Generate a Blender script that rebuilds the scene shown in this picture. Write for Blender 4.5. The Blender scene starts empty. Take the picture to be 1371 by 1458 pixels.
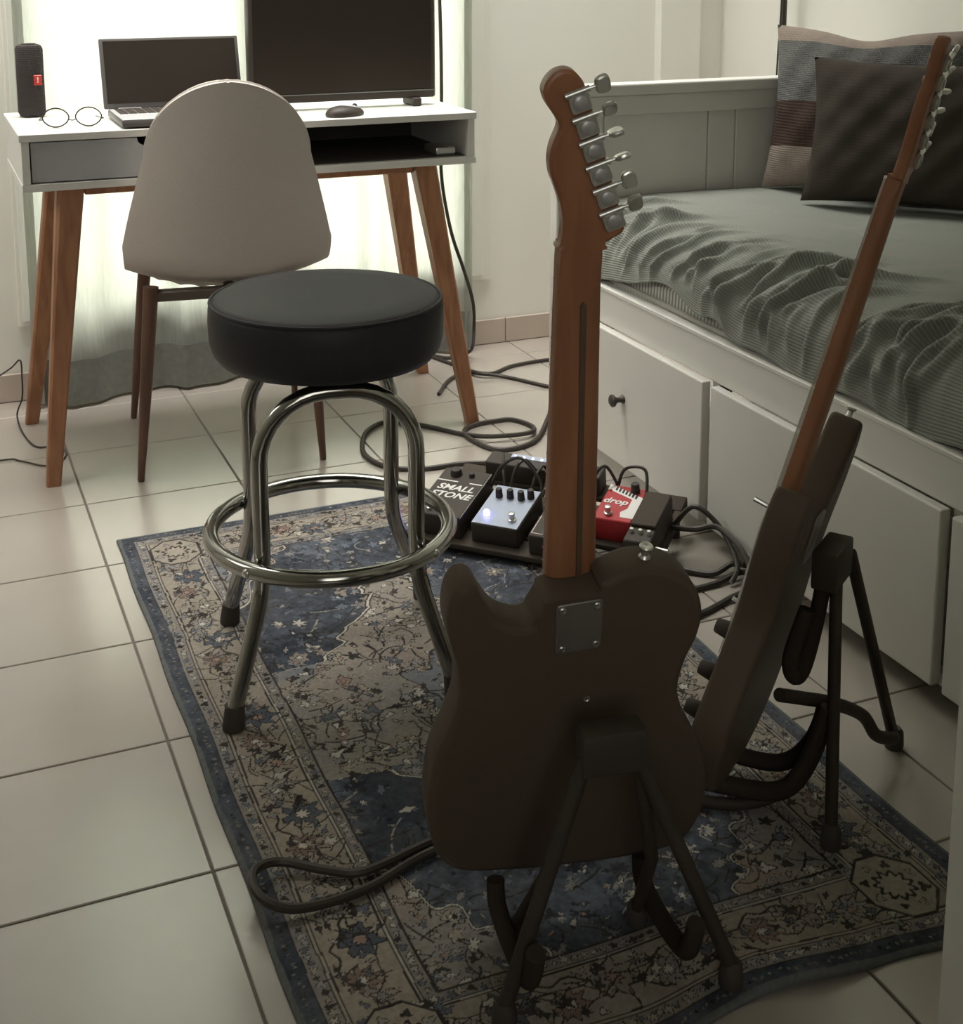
import bpy, bmesh, math, random
import numpy as np
from mathutils import Vector, Matrix
S = bpy.context.scene
C = S.collection
PI = math.pi
R = math.radians
rnd = random.Random(7)

# ---------------------------------------------------------------- camera, sky, lights, exposure
cam = bpy.data.cameras.new('camera')
co = bpy.data.objects.new('camera', cam)
C.objects.link(co)
CAMZ = 1.125
PITCH, YAW = .174, .402
fw = Vector((math.sin(YAW) * math.cos(PITCH), math.cos(YAW) * math.cos(PITCH), -math.sin(PITCH)))
rt = Vector((math.cos(YAW), -math.sin(YAW), 0))
up = rt.cross(fw)
co.matrix_world = Matrix(((rt.x, up.x, -fw.x, 0), (rt.y, up.y, -fw.y, 0), (rt.z, up.z, -fw.z, CAMZ), (0, 0, 0, 1)))
cam.sensor_fit = 'HORIZONTAL'
cam.sensor_width = 36
cam.lens = 1945 / 1371 * 36
cam.shift_y = -(729 - 265) / 1371
cam.clip_start = .02
S.camera = co

S.view_settings.view_transform = 'Standard'
S.view_settings.look = 'None'
S.view_settings.exposure = 0
S.view_settings.gamma = 1
S.view_settings.use_curve_mapping = False
try:
    S.cycles.use_denoising = True
    S.cycles.max_bounces = 8
    S.cycles.diffuse_bounces = 5
    S.cycles.transparent_max_bounces = 12
    S.cycles.caustics_reflective = False
    S.cycles.caustics_refractive = False
    S.cycles.sample_clamp_indirect = 6
except Exception:
    pass

W = bpy.data.worlds.new('sky')
S.world = W
W.use_nodes = True
wb = W.node_tree.nodes['Background']
wb.inputs[0].default_value = (1, .995, .95, 1)      # overcast, evenly bright
wb.inputs[1].default_value = 10


def area(name, loc, target, sx, sy, power, col, spread=180):
    l = bpy.data.lights.new(name, 'AREA')
    l.shape = 'RECTANGLE'
    l.size, l.size_y = sx, sy
    l.energy = power
    l.color = col
    l.spread = R(spread)
    o = bpy.data.objects.new(name, l)
    C.objects.link(o)
    o.location = loc
    d = Vector(target) - Vector(loc)
    o.rotation_euler = d.to_track_quat('-Z', 'Y').to_euler()
    return o


# unseen fill panel added under the ceiling to brighten the window side
area('ceiling_fill', (.85, 3.08, 2.5), (.85, 3.12, 0), 2.4, .66, 24, (1, .98, .94), 80)
# unseen side fill added at the left wall for drawers and right wall
area('left_wall_fill', (-1.0, 2.8, 1.5), (1.4, 2.9, .5), .8, 1.0, 6.5, (1, .97, .9), 90)
# weak fill added behind the camera for surfaces that face it
area('rear_fill', (-.1, -.85, 1.5), (.9, 2.2, .7), 1.0, 1.8, 2.3, (1, .965, .90), 70)


# ---------------------------------------------------------------- materials
def nodes(m):
    return m.node_tree.nodes, m.node_tree.links


def mat(name, col, rough=.5, metal=0, spec=.5, var=.06, vscale=30, bump=0, bscale=200, stretch=None, coat=0):
    m = bpy.data.materials.new(name)
    m.use_nodes = True
    N, L = nodes(m)
    p = N['Principled BSDF']
    p.inputs['Roughness'].default_value = rough
    p.inputs['Metallic'].default_value = metal
    p.inputs['Specular IOR Level'].default_value = spec
    p.inputs['Coat Weight'].default_value = coat
    p.inputs['Coat Roughness'].default_value = .22
    tc = N.new('ShaderNodeTexCoord')
    mp = N.new('ShaderNodeMapping')
    L.new(tc.outputs['Object'], mp.inputs[0])
    if stretch:
        mp.inputs['Scale'].default_value = stretch
    nz = N.new('ShaderNodeTexNoise')
    nz.inputs['Scale'].default_value = vscale
    nz.inputs['Detail'].default_value = 4
    L.new(mp.outputs[0], nz.inputs['Vector'])
    mx = N.new('ShaderNodeMix')
    mx.data_type = 'RGBA'
    a = [max(0, c * (1 - var)) for c in col]
    b = [min(1, c * (1 + var)) for c in col]
    mx.inputs[6].default_value = (*a, 1)
    mx.inputs[7].default_value = (*b, 1)
    L.new(nz.outputs['Fac'], mx.inputs[0])
    L.new(mx.outputs[2], p.inputs['Base Color'])
    if bump:
        n2 = N.new('ShaderNodeTexNoise')
        n2.inputs['Scale'].default_value = bscale
        n2.inputs['Detail'].default_value = 3
        L.new(mp.outputs[0], n2.inputs['Vector'])
        bp = N.new('ShaderNodeBump')
        bp.inputs['Strength'].default_value = bump
        bp.inputs['Distance'].default_value = .002
        L.new(n2.outputs['Fac'], bp.inputs['Height'])
        L.new(bp.outputs[0], p.inputs['Normal'])
    return m


def wood(name, c1, c2, scale=(6, 6, .7), rough=.45):
    m = mat(name, c1, rough)
    N, L = nodes(m)
    p = N['Principled BSDF']
    tc = N.new('ShaderNodeTexCoord')
    mp = N.new('ShaderNodeMapping')
    mp.inputs['Scale'].default_value = scale
    L.new(tc.outputs['Object'], mp.inputs[0])
    nz = N.new('ShaderNodeTexNoise')
    nz.inputs['Scale'].default_value = 9
    nz.inputs['Detail'].default_value = 8
    nz.inputs['Distortion'].default_value = .6
    L.new(mp.outputs[0], nz.inputs['Vector'])
    cr = N.new('ShaderNodeValToRGB')
    cr.color_ramp.elements[0].color = (*c1, 1)
    cr.color_ramp.elements[0].position = .35
    cr.color_ramp.elements[1].color = (*c2, 1)
    cr.color_ramp.elements[1].position = .68
    L.new(nz.outputs['Fac'], cr.inputs[0])
    L.new(cr.outputs[0], p.inputs['Base Color'])
    return m


def emis(name, col, s):
    m = bpy.data.materials.new(name)
    m.use_nodes = True
    p = m.node_tree.nodes['Principled BSDF']
    p.inputs['Base Color'].default_value = (*col, 1)
    p.inputs['Emission Color'].default_value = (*col, 1)
    p.inputs['Emission Strength'].default_value = s
    return m


def weave(name, col, freq=900, rough=.9, strength=.4, var=.12, vscale=60):
    """woven cloth: crossed wave bump on object coordinates"""
    m = mat(name, col, rough, spec=.2, var=var, vscale=vscale)
    N, L = nodes(m)
    p = N['Principled BSDF']
    tc = N.new('ShaderNodeTexCoord')
    last = None
    for ax in ('X', 'Z'):
        w = N.new('ShaderNodeTexWave')
        w.bands_direction = ax
        w.inputs['Scale'].default_value = freq / 20
        w.inputs['Distortion'].default_value = 1.5
        w.inputs['Detail'].default_value = 2
        L.new(tc.outputs['Object'], w.inputs['Vector'])
        if last is None:
            last = w.outputs['Fac']
        else:
            mm = N.new('ShaderNodeMath')
            mm.operation = 'ADD'
            L.new(last, mm.inputs[0])
            L.new(w.outputs['Fac'], mm.inputs[1])
            last = mm.outputs[0]
    bp = N.new('ShaderNodeBump')
    bp.inputs['Strength'].default_value = strength
    bp.inputs['Distance'].default_value = .0015
    L.new(last, bp.inputs['Height'])
    L.new(bp.outputs[0], p.inputs['Normal'])
    return m


M = {}
M['wall'] = mat('wall_paint', (.80, .79, .73), .7, var=.03, vscale=4, bump=.05, bscale=120)
M['wall_light'] = mat('wall_paint_light', (.82, .81, .75), .7, var=.03, vscale=4, bump=.05, bscale=120)
M['wall_dark'] = mat('wall_low_bounce', (.22, .20, .17), .8, var=.03)  # unseen front wall, darkened to cut light bounced onto the foreground
M['ceiling'] = mat('ceiling_paint', (.8, .79, .74), .8, var=.02)
M['tile'] = mat('porcelain_tile', (.405, .365, .32), .24, spec=.9, var=.11, vscale=5, bump=.03, bscale=60, coat=1.0)
M['grout'] = mat('grout', (.17, .145, .12), .9, var=.2)
M['skirting'] = mat('skirting_tile', (.50, .42, .36), .5, var=.1, vscale=14)
M['white_frame'] = mat('white_frame_paint', (.78, .77, .71), .4, var=.02)
M['curtain_rod'] = mat('rod_metal', (.5, .5, .5), .35, 1)
M['desk_white'] = mat('desk_white_laminate', (.66, .65, .61), .42, var=.03)
M['desk_edge'] = mat('desk_edge_band', (.50, .48, .43), .5, var=.05)
M['desk_grey'] = mat('desk_grey_drawer', (.40, .41, .415), .55, var=.06, vscale=80)
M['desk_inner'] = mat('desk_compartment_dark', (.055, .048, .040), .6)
M['desk_wood'] = wood('desk_leg_wood', (.27, .115, .055), (.40, .195, .095))
M['chair_fabric'] = mat('chair_fabric', (.56, .51, .465), .85, spec=.2, var=.07, vscale=220, bump=.35, bscale=700)
M['chair_leg'] = wood('chair_leg_wood', (.085, .042, .027), (.13, .065, .04), (8, 8, .8))
M['chair_metal'] = mat('chair_bracket', (.09, .07, .055), .5)
M['vinyl'] = mat('stool_vinyl', (.034, .032, .034), .5, spec=.17, var=.1, vscale=90, bump=.12, bscale=500)
M['chrome'] = mat('chrome', (.40, .395, .37), .14, 1, var=.12, vscale=50)
M['rubber'] = mat('black_rubber', (.05, .042, .034), .7, var=.1)
M['black'] = mat('black_lacquer', (.096, .073, .053), .5, spec=.12, var=.04)
M['black_matte'] = mat('black_matte', (.062, .049, .037), .75, spec=.25, var=.08)
M['black_plastic'] = mat('black_plastic', (.052, .042, .034), .5, spec=.3, var=.05)
M['black_cloth'] = weave('black_cloth', (.044, .036, .028), strength=.12)
M['maple'] = wood('neck_maple', (.25, .105, .05), (.33, .15, .075), (5, .6, 5), .4)
M['walnut'] = mat('skunk_stripe', (.11, .07, .04), .45)
M['plate'] = mat('neck_plate_steel', (.22, .20, .18), .45, .6, var=.08)
M['gear'] = mat('gear_cover_metal', (.42, .42, .40), .4, .5, var=.15, vscale=200)
M['steel'] = mat('steel', (.55, .55, .52), .28, 1, var=.08)
M['silver'] = mat('silver_hardware', (.66, .66, .62), .3, .85, var=.1, vscale=120)
M['bed_white'] = mat('bed_white_paint', (.66, .645, .60), .42, var=.03, vscale=15)
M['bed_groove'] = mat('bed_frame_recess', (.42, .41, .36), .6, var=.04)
M['mattress'] = mat('mattress_ticking', (.34, .33, .29), .85)
M['pewter'] = mat('knob_dark', (.05, .04, .032), .4)
M['cable'] = mat('black_cable', (.045, .037, .03), .45, spec=.4, var=.05)
M['glass'] = None
M['metal_blue'] = mat('blue_grey_pedal', (.42, .47, .56), .35, .3, var=.08, vscale=60)
M['red'] = mat('red_pedal', (.42, .03, .035), .4, var=.06)
M['white_print'] = mat('white_print', (.75, .74, .70), .5, var=.03)
M['pink_trim'] = mat('pale_trim', (.55, .43, .38), .5)
M['dark_print'] = mat('dark_print', (.03, .025, .022), .6)
M['led_blue'] = emis('blue_led', (.25, .22, 1.0), 9)
M['led_white'] = emis('white_blue_led', (.55, .6, 1.0), 4)
M['speaker_cloth'] = weave('speaker_cloth', (.05, .043, .04), 1600)
M['speaker_red'] = mat('speaker_badge_red', (.55, .04, .03), .4)
M['laptop'] = mat('laptop_shell', (.12, .11, .105), .4, .2)
M['laptop_deck'] = mat('laptop_deck', (.55, .55, .55), .4, .3)
M['screen'] = mat('screen_black', (.035, .027, .021), .45, spec=.2)
M['wire'] = mat('thin_dark_wire', (.06, .05, .042), .35, .7)
M['brown_band'] = weave('pillow_brown_band', (.055, .036, .028))
M['stand'] = mat('stand_black', (.05, .04, .031), .6, spec=.25)
M['foam'] = mat('stand_foam', (.045, .036, .028), .9, spec=.1)
M['lamp_black'] = mat('lamp_black', (.05, .04, .034), .45)
M['concrete'] = mat('outside_concrete', (.55, .54, .50), .9, var=.1)

# glass: clear pane with a Fresnel gloss
g = bpy.data.materials.new('window_glass')
g.use_nodes = True
N, L = nodes(g)
N.remove(N['Principled BSDF'])
tr = N.new('ShaderNodeBsdfTransparent')
tr.inputs[0].default_value = (.95, .97, .96, 1)
gl = N.new('ShaderNodeBsdfGlossy')
gl.inputs['Roughness'].default_value = .02
fr = N.new('ShaderNodeFresnel')
fr.inputs[0].default_value = 1.45
mx = N.new('ShaderNodeMixShader')
L.new(fr.outputs[0], mx.inputs[0])
L.new(tr.outputs[0], mx.inputs[1])
L.new(gl.outputs[0], mx.inputs[2])
L.new(mx.outputs[0], N['Material Output'].inputs[0])
M['glass'] = g

# sheer curtain: translucent linen
c = bpy.data.materials.new('sheer_linen')
c.use_nodes = True
N, L = nodes(c)
N.remove(N['Principled BSDF'])
tl = N.new('ShaderNodeBsdfTranslucent')
df = N.new('ShaderNodeBsdfDiffuse')
tc = N.new('ShaderNodeTexCoord')
mp = N.new('ShaderNodeMapping')
mp.inputs['Scale'].default_value = (1, 1, .12)
L.new(tc.outputs['Object'], mp.inputs[0])
nz = N.new('ShaderNodeTexNoise')
nz.inputs['Scale'].default_value = 140
nz.inputs['Detail'].default_value = 5
L.new(mp.outputs[0], nz.inputs['Vector'])
cr = N.new('ShaderNodeValToRGB')
cr.color_ramp.elements[0].position = .3
cr.color_ramp.elements[0].color = (.62, .63, .54, 1)
cr.color_ramp.elements[1].position = .7
cr.color_ramp.elements[1].color = (.78, .785, .65, 1)
L.new(nz.outputs['Fac'], cr.inputs[0])
L.new(cr.outputs[0], tl.inputs[0])
df.inputs[0].default_value = (.40, .42, .43, 1)
mx = N.new('ShaderNodeMixShader')
mx.inputs[0].default_value = .42
L.new(tl.outputs[0], mx.inputs[1])
L.new(df.outputs[0], mx.inputs[2])
L.new(mx.outputs[0], N['Material Output'].inputs[0])
M['curtain'] = c
M['curtain_hem'] = mat('curtain_hem_cloth', (.20, .205, .185), .9, spec=.1, var=.25, vscale=70)

# ---------------------------------------------------------------- mesh helpers
EM = {}


def bm_new():
    return bmesh.new()


def link(name, me, m, parent=None, smooth=True):
    o = bpy.data.objects.new(name, me)
    C.objects.link(o)
    ms = m if isinstance(m, (list, tuple)) else [m]
    if not me.materials:
        for q in ms:
            me.materials.append(M[q] if isinstance(q, str) else q)
    if parent is not None:
        o.parent = parent
        if parent.name in EM:
            o.matrix_parent_inverse = EM[parent.name].inverted()
    return o


def obj(name, bm, m, parent=None, smooth=True, ang=40):
    bmesh.ops.recalc_face_normals(bm, faces=bm.faces)
    if smooth:
        for f in bm.faces:
            f.smooth = True
        for e in bm.edges:
            if len(e.link_faces) == 2 and e.calc_face_angle(0) > R(ang):
                e.smooth = False
    me = bpy.data.meshes.new(name)
    bm.to_mesh(me)
    bm.free()
    return link(name, me, m, parent)


def thing(name, label, cat, loc, group=None, rotm=None, kind=None):
    o = bpy.data.objects.new(name, None)
    C.objects.link(o)
    mw = Matrix.Translation(Vector(loc))
    if rotm is not None:
        mw = mw @ rotm.to_4x4()
    o.matrix_world = mw
    o.empty_display_size = .05
    if rotm is None:
        EM[o.name] = mw          # children are modelled in world coordinates
    if kind:
        o['kind'] = kind
    else:
        tag(o, label, cat, group)
    return o


def tag(o, label, cat, group=None):
    o['label'] = label
    o['category'] = cat
    if group:
        o['group'] = group
    return o


def struct(o):
    o['kind'] = 'structure'
    return o


def lab(o, t):
    o['label'] = t
    return o


def box(bm, lo, hi, bev=0, seg=1, mtx=None):
    lo, hi = Vector(lo), Vector(hi)
    r = bmesh.ops.create_cube(bm, size=1)
    vs = r['verts']
    for v in vs:
        v.co = Vector([lo[i] + (v.co[i] + .5) * (hi[i] - lo[i]) for i in range(3)])
    if bev:
        es = list({e for v in vs for e in v.link_edges})
        rr = bmesh.ops.bevel(bm, geom=es, offset=bev, segments=seg, affect='EDGES', profile=.5)
        vs = list({v for f in rr['faces'] for v in f.verts} | {v for v in vs if v.is_valid})
    if mtx is not None:
        for v in vs:
            v.co = mtx @ v.co
    return vs


def bx(lo, hi, bev=0, seg=1, mtx=None):
    bm = bm_new()
    box(bm, lo, hi, bev, seg, mtx)
    return bm


def spline(pts, n=6, closed=False):
    pts = [Vector(p) for p in pts]
    out = []
    k = len(pts)
    rng = range(k) if closed else range(k - 1)
    for i in rng:
        if closed:
            p0, p1, p2, p3 = pts[i - 1], pts[i], pts[(i + 1) % k], pts[(i + 2) % k]
        else:
            p0, p1, p2, p3 = pts[max(i - 1, 0)], pts[i], pts[i + 1], pts[min(i + 2, k - 1)]
        for j in range(n):
            t = j / n
            out.append(.5 * (2 * p1 + (p2 - p0) * t + (2 * p0 - 5 * p1 + 4 * p2 - p3) * t * t + (3 * p1 - p0 - 3 * p2 + p3) * t ** 3))
    if not closed:
        out.append(pts[-1])
    return out


def tube(bm, pts, r, seg=10, closed=False, cap=True):
    """sweep a circle along a polyline; r may be a list"""
    pts = [Vector(p) for p in pts]
    n = len(pts)
    rs = r if isinstance(r, (list, tuple)) else [r] * n
    rings = []
    prev = None
    for i in range(n):
        if closed:
            t = pts[(i + 1) % n] - pts[i - 1]
        else:
            t = pts[min(i + 1, n - 1)] - pts[max(i - 1, 0)]
        t.normalize()
        if prev is None:
            a = Vector((0, 0, 1)) if abs(t.z) < .9 else Vector((1, 0, 0))
            nn = (a - t * a.dot(t)).normalized()
        else:
            nn = (prev - t * prev.dot(t)).normalized()
        prev = nn
        b = t.cross(nn)
        rings.append([bm.verts.new(pts[i] + (nn * math.cos(2 * PI * k / seg) + b * math.sin(2 * PI * k / seg)) * rs[i]) for k in range(seg)])
    for i in range(n if closed else n - 1):
        A, B = rings[i], rings[(i + 1) % n]
        for k in range(seg):
            bm.faces.new((A[k], A[(k + 1) % seg], B[(k + 1) % seg], B[k]))
    if not closed and cap:
        bm.faces.new(rings[0][::-1])
        bm.faces.new(rings[-1])
    return bm


def tb(pts, r, seg=10, closed=False):
    return tube(bm_new(), pts, r, seg, closed)


def lathe(bm, prof, seg=32, mtx=None):
    """prof: list of (radius, height) turned about z; ends capped where radius 0"""
    rings = []
    for (r, z) in prof:
        if r < 1e-6:
            rings.append([bm.verts.new((0, 0, z))])
        else:
            rings.append([bm.verts.new((r * math.cos(2 * PI * k / seg), r * math.sin(2 * PI * k / seg), z)) for k in range(seg)])
    new = [v for q in rings for v in q]
    for A, B in zip(rings, rings[1:]):
        for k in range(seg):
            a, b = A[k % len(A)], A[(k + 1) % len(A)]
            c, d = B[(k + 1) % len(B)], B[k % len(B)]
            f = []
            for v in (a, b, c, d):
                if v not in f:
                    f.append(v)
            if len(f) > 2:
                bm.faces.new(f)
    if mtx is not None:
        for v in new:
            v.co = mtx @ v.co
    return bm


def lt(prof, seg=32, mtx=None):
    return lathe(bm_new(), prof, seg, mtx)


def prism(bm, outline, rings, mtx=None, wt=None):
    """closed 2D outline swept through (inset, z) rings, capped"""
    P = [Vector((p[0], p[1])) for p in outline]
    n = len(P)
    ar = sum(P[i].x * P[(i + 1) % n].y - P[(i + 1) % n].x * P[i].y for i in range(n))
    if ar < 0:
        P = P[::-1]
    wts = [wt(p) if wt else 1 for p in P]
    nor = []
    for i in range(n):
        t = (P[(i + 1) % n] - P[i - 1]).normalized()
        nor.append(Vector((-t.y, t.x)))
    RR = []
    new = []
    for ins, z in rings:
        q = []
        for i in range(n):
            p = P[i] + nor[i] * ins * wts[i]
            v = bm.verts.new((p.x, p.y, z))
            q.append(v)
        RR.append(q)
        new += q
    for A, B in zip(RR, RR[1:]):
        for i in range(n):
            bm.faces.new((A[i], A[(i + 1) % n], B[(i + 1) % n], B[i]))
    for q in (RR[0][::-1], RR[-1]):
        f = bm.faces.new(q)
        for e in f.edges:
            e.smooth = False
    if mtx is not None:
        for v in new:
            v.co = mtx @ v.co
    return bm


def rrect(w, h, r, n=4, cx=0, cy=0):
    out = []
    for (sx, sy, a0) in ((1, 1, 0), (-1, 1, 90), (-1, -1, 180), (1, -1, 270)):
        for k in range(n + 1):
            a = R(a0 + 90 * k / n)
            out.append((cx + sx * (w / 2 - r) + r * math.cos(a), cy + sy * (h / 2 - r) + r * math.sin(a)))
    return out


def frame(x, y, z, o=(0, 0, 0)):
    """matrix whose columns are the given axes"""
    x, y, z = Vector(x), Vector(y), Vector(z)
    return Matrix(((x.x, y.x, z.x, o[0]), (x.y, y.y, z.y, o[1]), (x.z, y.z, z.z, o[2]), (0, 0, 0, 1)))


def text(name, body, size, m, parent, mtx, depth=.0004, shear=0, bold=0):
    cu = bpy.data.curves.new(name, 'FONT')
    cu.body = body
    cu.size = size
    cu.align_x = 'CENTER'
    cu.align_y = 'CENTER'
    cu.extrude = depth
    cu.shear = shear
    cu.offset = bold
    cu.resolution_u = 3
    t = bpy.data.objects.new('tmp', cu)
    C.objects.link(t)
    dg = bpy.context.evaluated_depsgraph_get()
    me = bpy.data.meshes.new_from_object(t.evaluated_get(dg))
    bpy.data.objects.remove(t)
    me.transform(mtx)
    me.name = name
    me.materials.clear()
    return link(name, me, m, parent)


def copy_tree(o, loc=None):
    c2 = o.copy()
    C.objects.link(c2)
    for ch in o.children:
        d = ch.copy()
        C.objects.link(d)
        d.parent = c2
        for g2 in ch.children:
            e = g2.copy()
            C.objects.link(e)
            e.parent = d
    return c2


# ---------------------------------------------------------------- the room
YB = 3.485          # inner face of the window wall
XR = 2.26           # inner face of the wall behind the daybed
XL, YF, ZC = -1.05, -1.1, 2.55
floor = struct(obj('floor', bx((XL - .1, YF - .1, -.16), (XR + .1, YB + .25, -.0025)), 'grout'))
PX, PY = .3184, .3055
X0, Y0 = .288, 2.746
GAP = .0034
tile_me = {}


def tile_mesh(w, h):
    k = (round(w, 4), round(h, 4))
    if k not in tile_me:
        bm = bx((-w / 2, -h / 2, -.012), (w / 2, h / 2, 0), .0012, 1)
        for f in bm.faces:
            f.smooth = False
        me = bpy.data.meshes.new('tile')
        bm.to_mesh(me)
        bm.free()
        me.materials.append(M['tile'])
        tile_me[k] = me
    return tile_me[k]


# every tile takes its cloud pattern from its own random offset
N, L = nodes(M['tile'])
oi = N.new('ShaderNodeObjectInfo')
add = N.new('ShaderNodeVectorMath')
add.operation = 'ADD'
tcn = [n for n in N if n.type == 'TEX_COORD'][0]
mpn = [n for n in N if n.type == 'MAPPING'][0]
sc = N.new('ShaderNodeVectorMath')
sc.operation = 'SCALE'
cb = N.new('ShaderNodeCombineXYZ')
L.new(oi.outputs['Random'], cb.inputs[0])
L.new(oi.outputs['Random'], cb.inputs[1])
L.new(cb.outputs[0], sc.inputs[0])
sc.inputs['Scale'].default_value = 37
L.new(tcn.outputs['Object'], add.inputs[0])
L.new(sc.outputs[0], add.inputs[1])
L.new(add.outputs[0], mpn.inputs[0])
for i in range(-5, 8):
    for k in range(-14, 4):
        xa, xb = max(X0 + PX * i + GAP / 2, XL), min(X0 + PX * (i + 1) - GAP / 2, XR)
        ya, yb = max(Y0 + PY * k + GAP / 2, YF), min(Y0 + PY * (k + 1) - GAP / 2, YB)
        if xb - xa < .01 or yb - ya < .01:
            continue
        t = bpy.data.objects.new('tile', tile_mesh(xb - xa, yb - ya))
        C.objects.link(t)
        t.location = ((xa + xb) / 2, (ya + yb) / 2, rnd.uniform(-.0003, 0))
        t.rotation_euler = (rnd.uniform(-.0006, .0006), rnd.uniform(-.0006, .0006), 0)
        t.parent = floor

# window wall with its opening (X .285-1.45, sill .225)
WX0, WX1, WZ0, WZ1 = .255, 1.452, .20, 2.2
bm = bm_new()
box(bm, (XL - .12, YB, -.16), (WX0, YB + .25, ZC))
box(bm, (WX1, YB, -.16), (XR + .12, YB + .25, ZC))
box(bm, (WX0, YB, -.16), (WX1, YB + .25, WZ0))
box(bm, (WX0, YB, WZ1), (WX1, YB + .25, ZC))
struct(obj('wall_back', bm, 'wall', smooth=False))
struct(obj('wall_right', bx((XR, YF - .12, -.16), (XR + .12, YB, ZC)), 'wall', smooth=False))
struct(obj('wall_left', bx((XL - .12, YF - .12, -.16), (XL, YB, ZC)), 'wall', smooth=False))
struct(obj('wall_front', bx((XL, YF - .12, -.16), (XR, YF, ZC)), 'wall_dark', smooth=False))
struct(obj('ceiling', bx((XL - .12, YF - .12, ZC), (XR + .12, YB + .25, ZC + .1)), 'ceiling', smooth=False))
# shallow column in the far right corner
struct(obj('trim_1', bx((2.03, YB - .035, 0), (2.165, YB, ZC), .002), 'wall_light', smooth=False))

# skirting of cut floor tiles
for nm, x0, x1 in (('baseboard_back', XL, XR),):
    bb = struct(obj(nm, bx((x0, YB - .004, 0), (x1, YB + .001, .07)), 'grout'))
    x = 1.552 - 6 * .3184 * 2
    while x < x1:
        a, b = max(x + .001, x0), min(x + .3184 - .001, 2.03 if x < 2.03 else x1)
        if b - a > .02 and a < 2.03:
            o = obj('baseboard_tile', bx((a, YB - .012, .001), (b, YB - .003, .072), .0015), 'skirting', bb, smooth=False)
        x += .3184
for nm, lo, hi in (('baseboard_left', (XL, YF, 0), (XL + .012, YB - .012, .072)), ('baseboard_right', (XR - .012, 2.83, 0), (XR, YB - .012, .072))):
    struct(obj(nm, bx(lo, hi, .0015), 'skirting', smooth=False))

# window: casing, sash, panes, hinges
win = thing('window_1', None, None, (.87, YB, .19), kind='structure')
bm = bm_new()
cas = ((.228, .258), (1.437, 1.507))
for a, b in cas:
    box(bm, (a, YB - .012, .19), (b, YB + .01, 2.27), .002)
box(bm, (.258, YB - .012, .186), (1.437, YB + .01, .208), .002)
box(bm, (.258, YB - .012, 2.19), (1.437, YB + .01, 2.27), .002)
obj('casing', bm, 'white_frame', win, smooth=False)
bm = bm_new()
for a, b in ((.238, .256), (1.437, 1.478)):
    box(bm, (a, YB - .022, .205), (b, YB - .011, 2.25), .002)
box(bm, (.256, YB - .022, .19), (1.437, YB - .011, .206), .002)
obj('casing_bead', bm, 'white_frame', win, smooth=False)
for a, b in ((.258, .868), (.872, 1.447)):
    bm = bm_new()
    y0, y1 = YB + .03, YB + .075
    z0, z1 = .205, 2.19
    box(bm, (a, y0, z0), (a + .03, y1, z1), .003)
    box(bm, (b - .05, y0, z0), (b, y1, z1), .003)
    box(bm, (a + .03, y0, z0), (b - .05, y1, z0 + .04), .003)
    box(bm, (a + .03, y0, z1 - .05), (b - .05, y1, z1), .003)
    obj('sash', bm, 'white_frame', win, smooth=False)
    obj('pane', bx((a + .025, y0 + .02, z0 + .035), (b - .045, y0 + .026, z1 - .045)), 'glass', win, smooth=False)
for z in (.33, 1.9):
    h = obj('hinge', lt([(0, 0), (.008, 0), (.008, .044), (.0065, .045), (.0065, .049), (.008, .05), (.008, .094), (0, .094)], 12, Matrix.Translation((1.432, YB - .02, z))), 'white_frame', win)
# unseen slab and low parapet, added to shape light on the lower curtain
struct(obj('added_slab', bx((-2.5, YB + .25, -.2), (4.5, YB + 1.75, -.02)), 'concrete', smooth=False))
struct(obj('added_parapet', bx((-2.5, YB + 1.62, -.02), (4.5, YB + 1.75, .14), .01), 'concrete', smooth=False))

# curtain hung in front of the window
cu = thing('curtain', 'sheer grey linen curtain hanging in front of the bright window', 'curtain', (.84, 3.42, 0))
nx, nz = 150, 60
xs = np.linspace(.25, 1.425, nx)
zs = np.linspace(.012, 2.28, nz)
bm = bm_new()
grid = []
for j, z in enumerate(zs):
    row = []
    for i, x in enumerate(xs):
        t = (x - .25) / 1.175
        low = 1 - min(z / 1.2, 1)
        y = 3.428 + .018 * math.sin(t * 30 + .6 * math.sin(3 * t)) + .008 * math.sin(t * 71 + 1.3) - .05 * low * math.exp(-((x - .33) / .07) ** 2)
        y -= .035 * low * math.exp(-((x - .33) / .07) ** 2)
        y += .012 * low * math.sin(t * 13 + 2) - .02 * low * math.exp(-((x - .72) / .12) ** 2)
        y = min(y, 3.458)
        row.append(bm.verts.new((x + .012 * low * math.sin(t * 30), y, z)))
    grid.append(row)
for j in range(nz - 1):
    for i in range(nx - 1):
        bm.faces.new((grid[j][i], grid[j][i + 1], grid[j + 1][i + 1], grid[j + 1][i]))
grid_co = [[tuple(v.co) for v in row] for row in grid]
obj('cloth', bm, 'curtain', cu)
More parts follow.
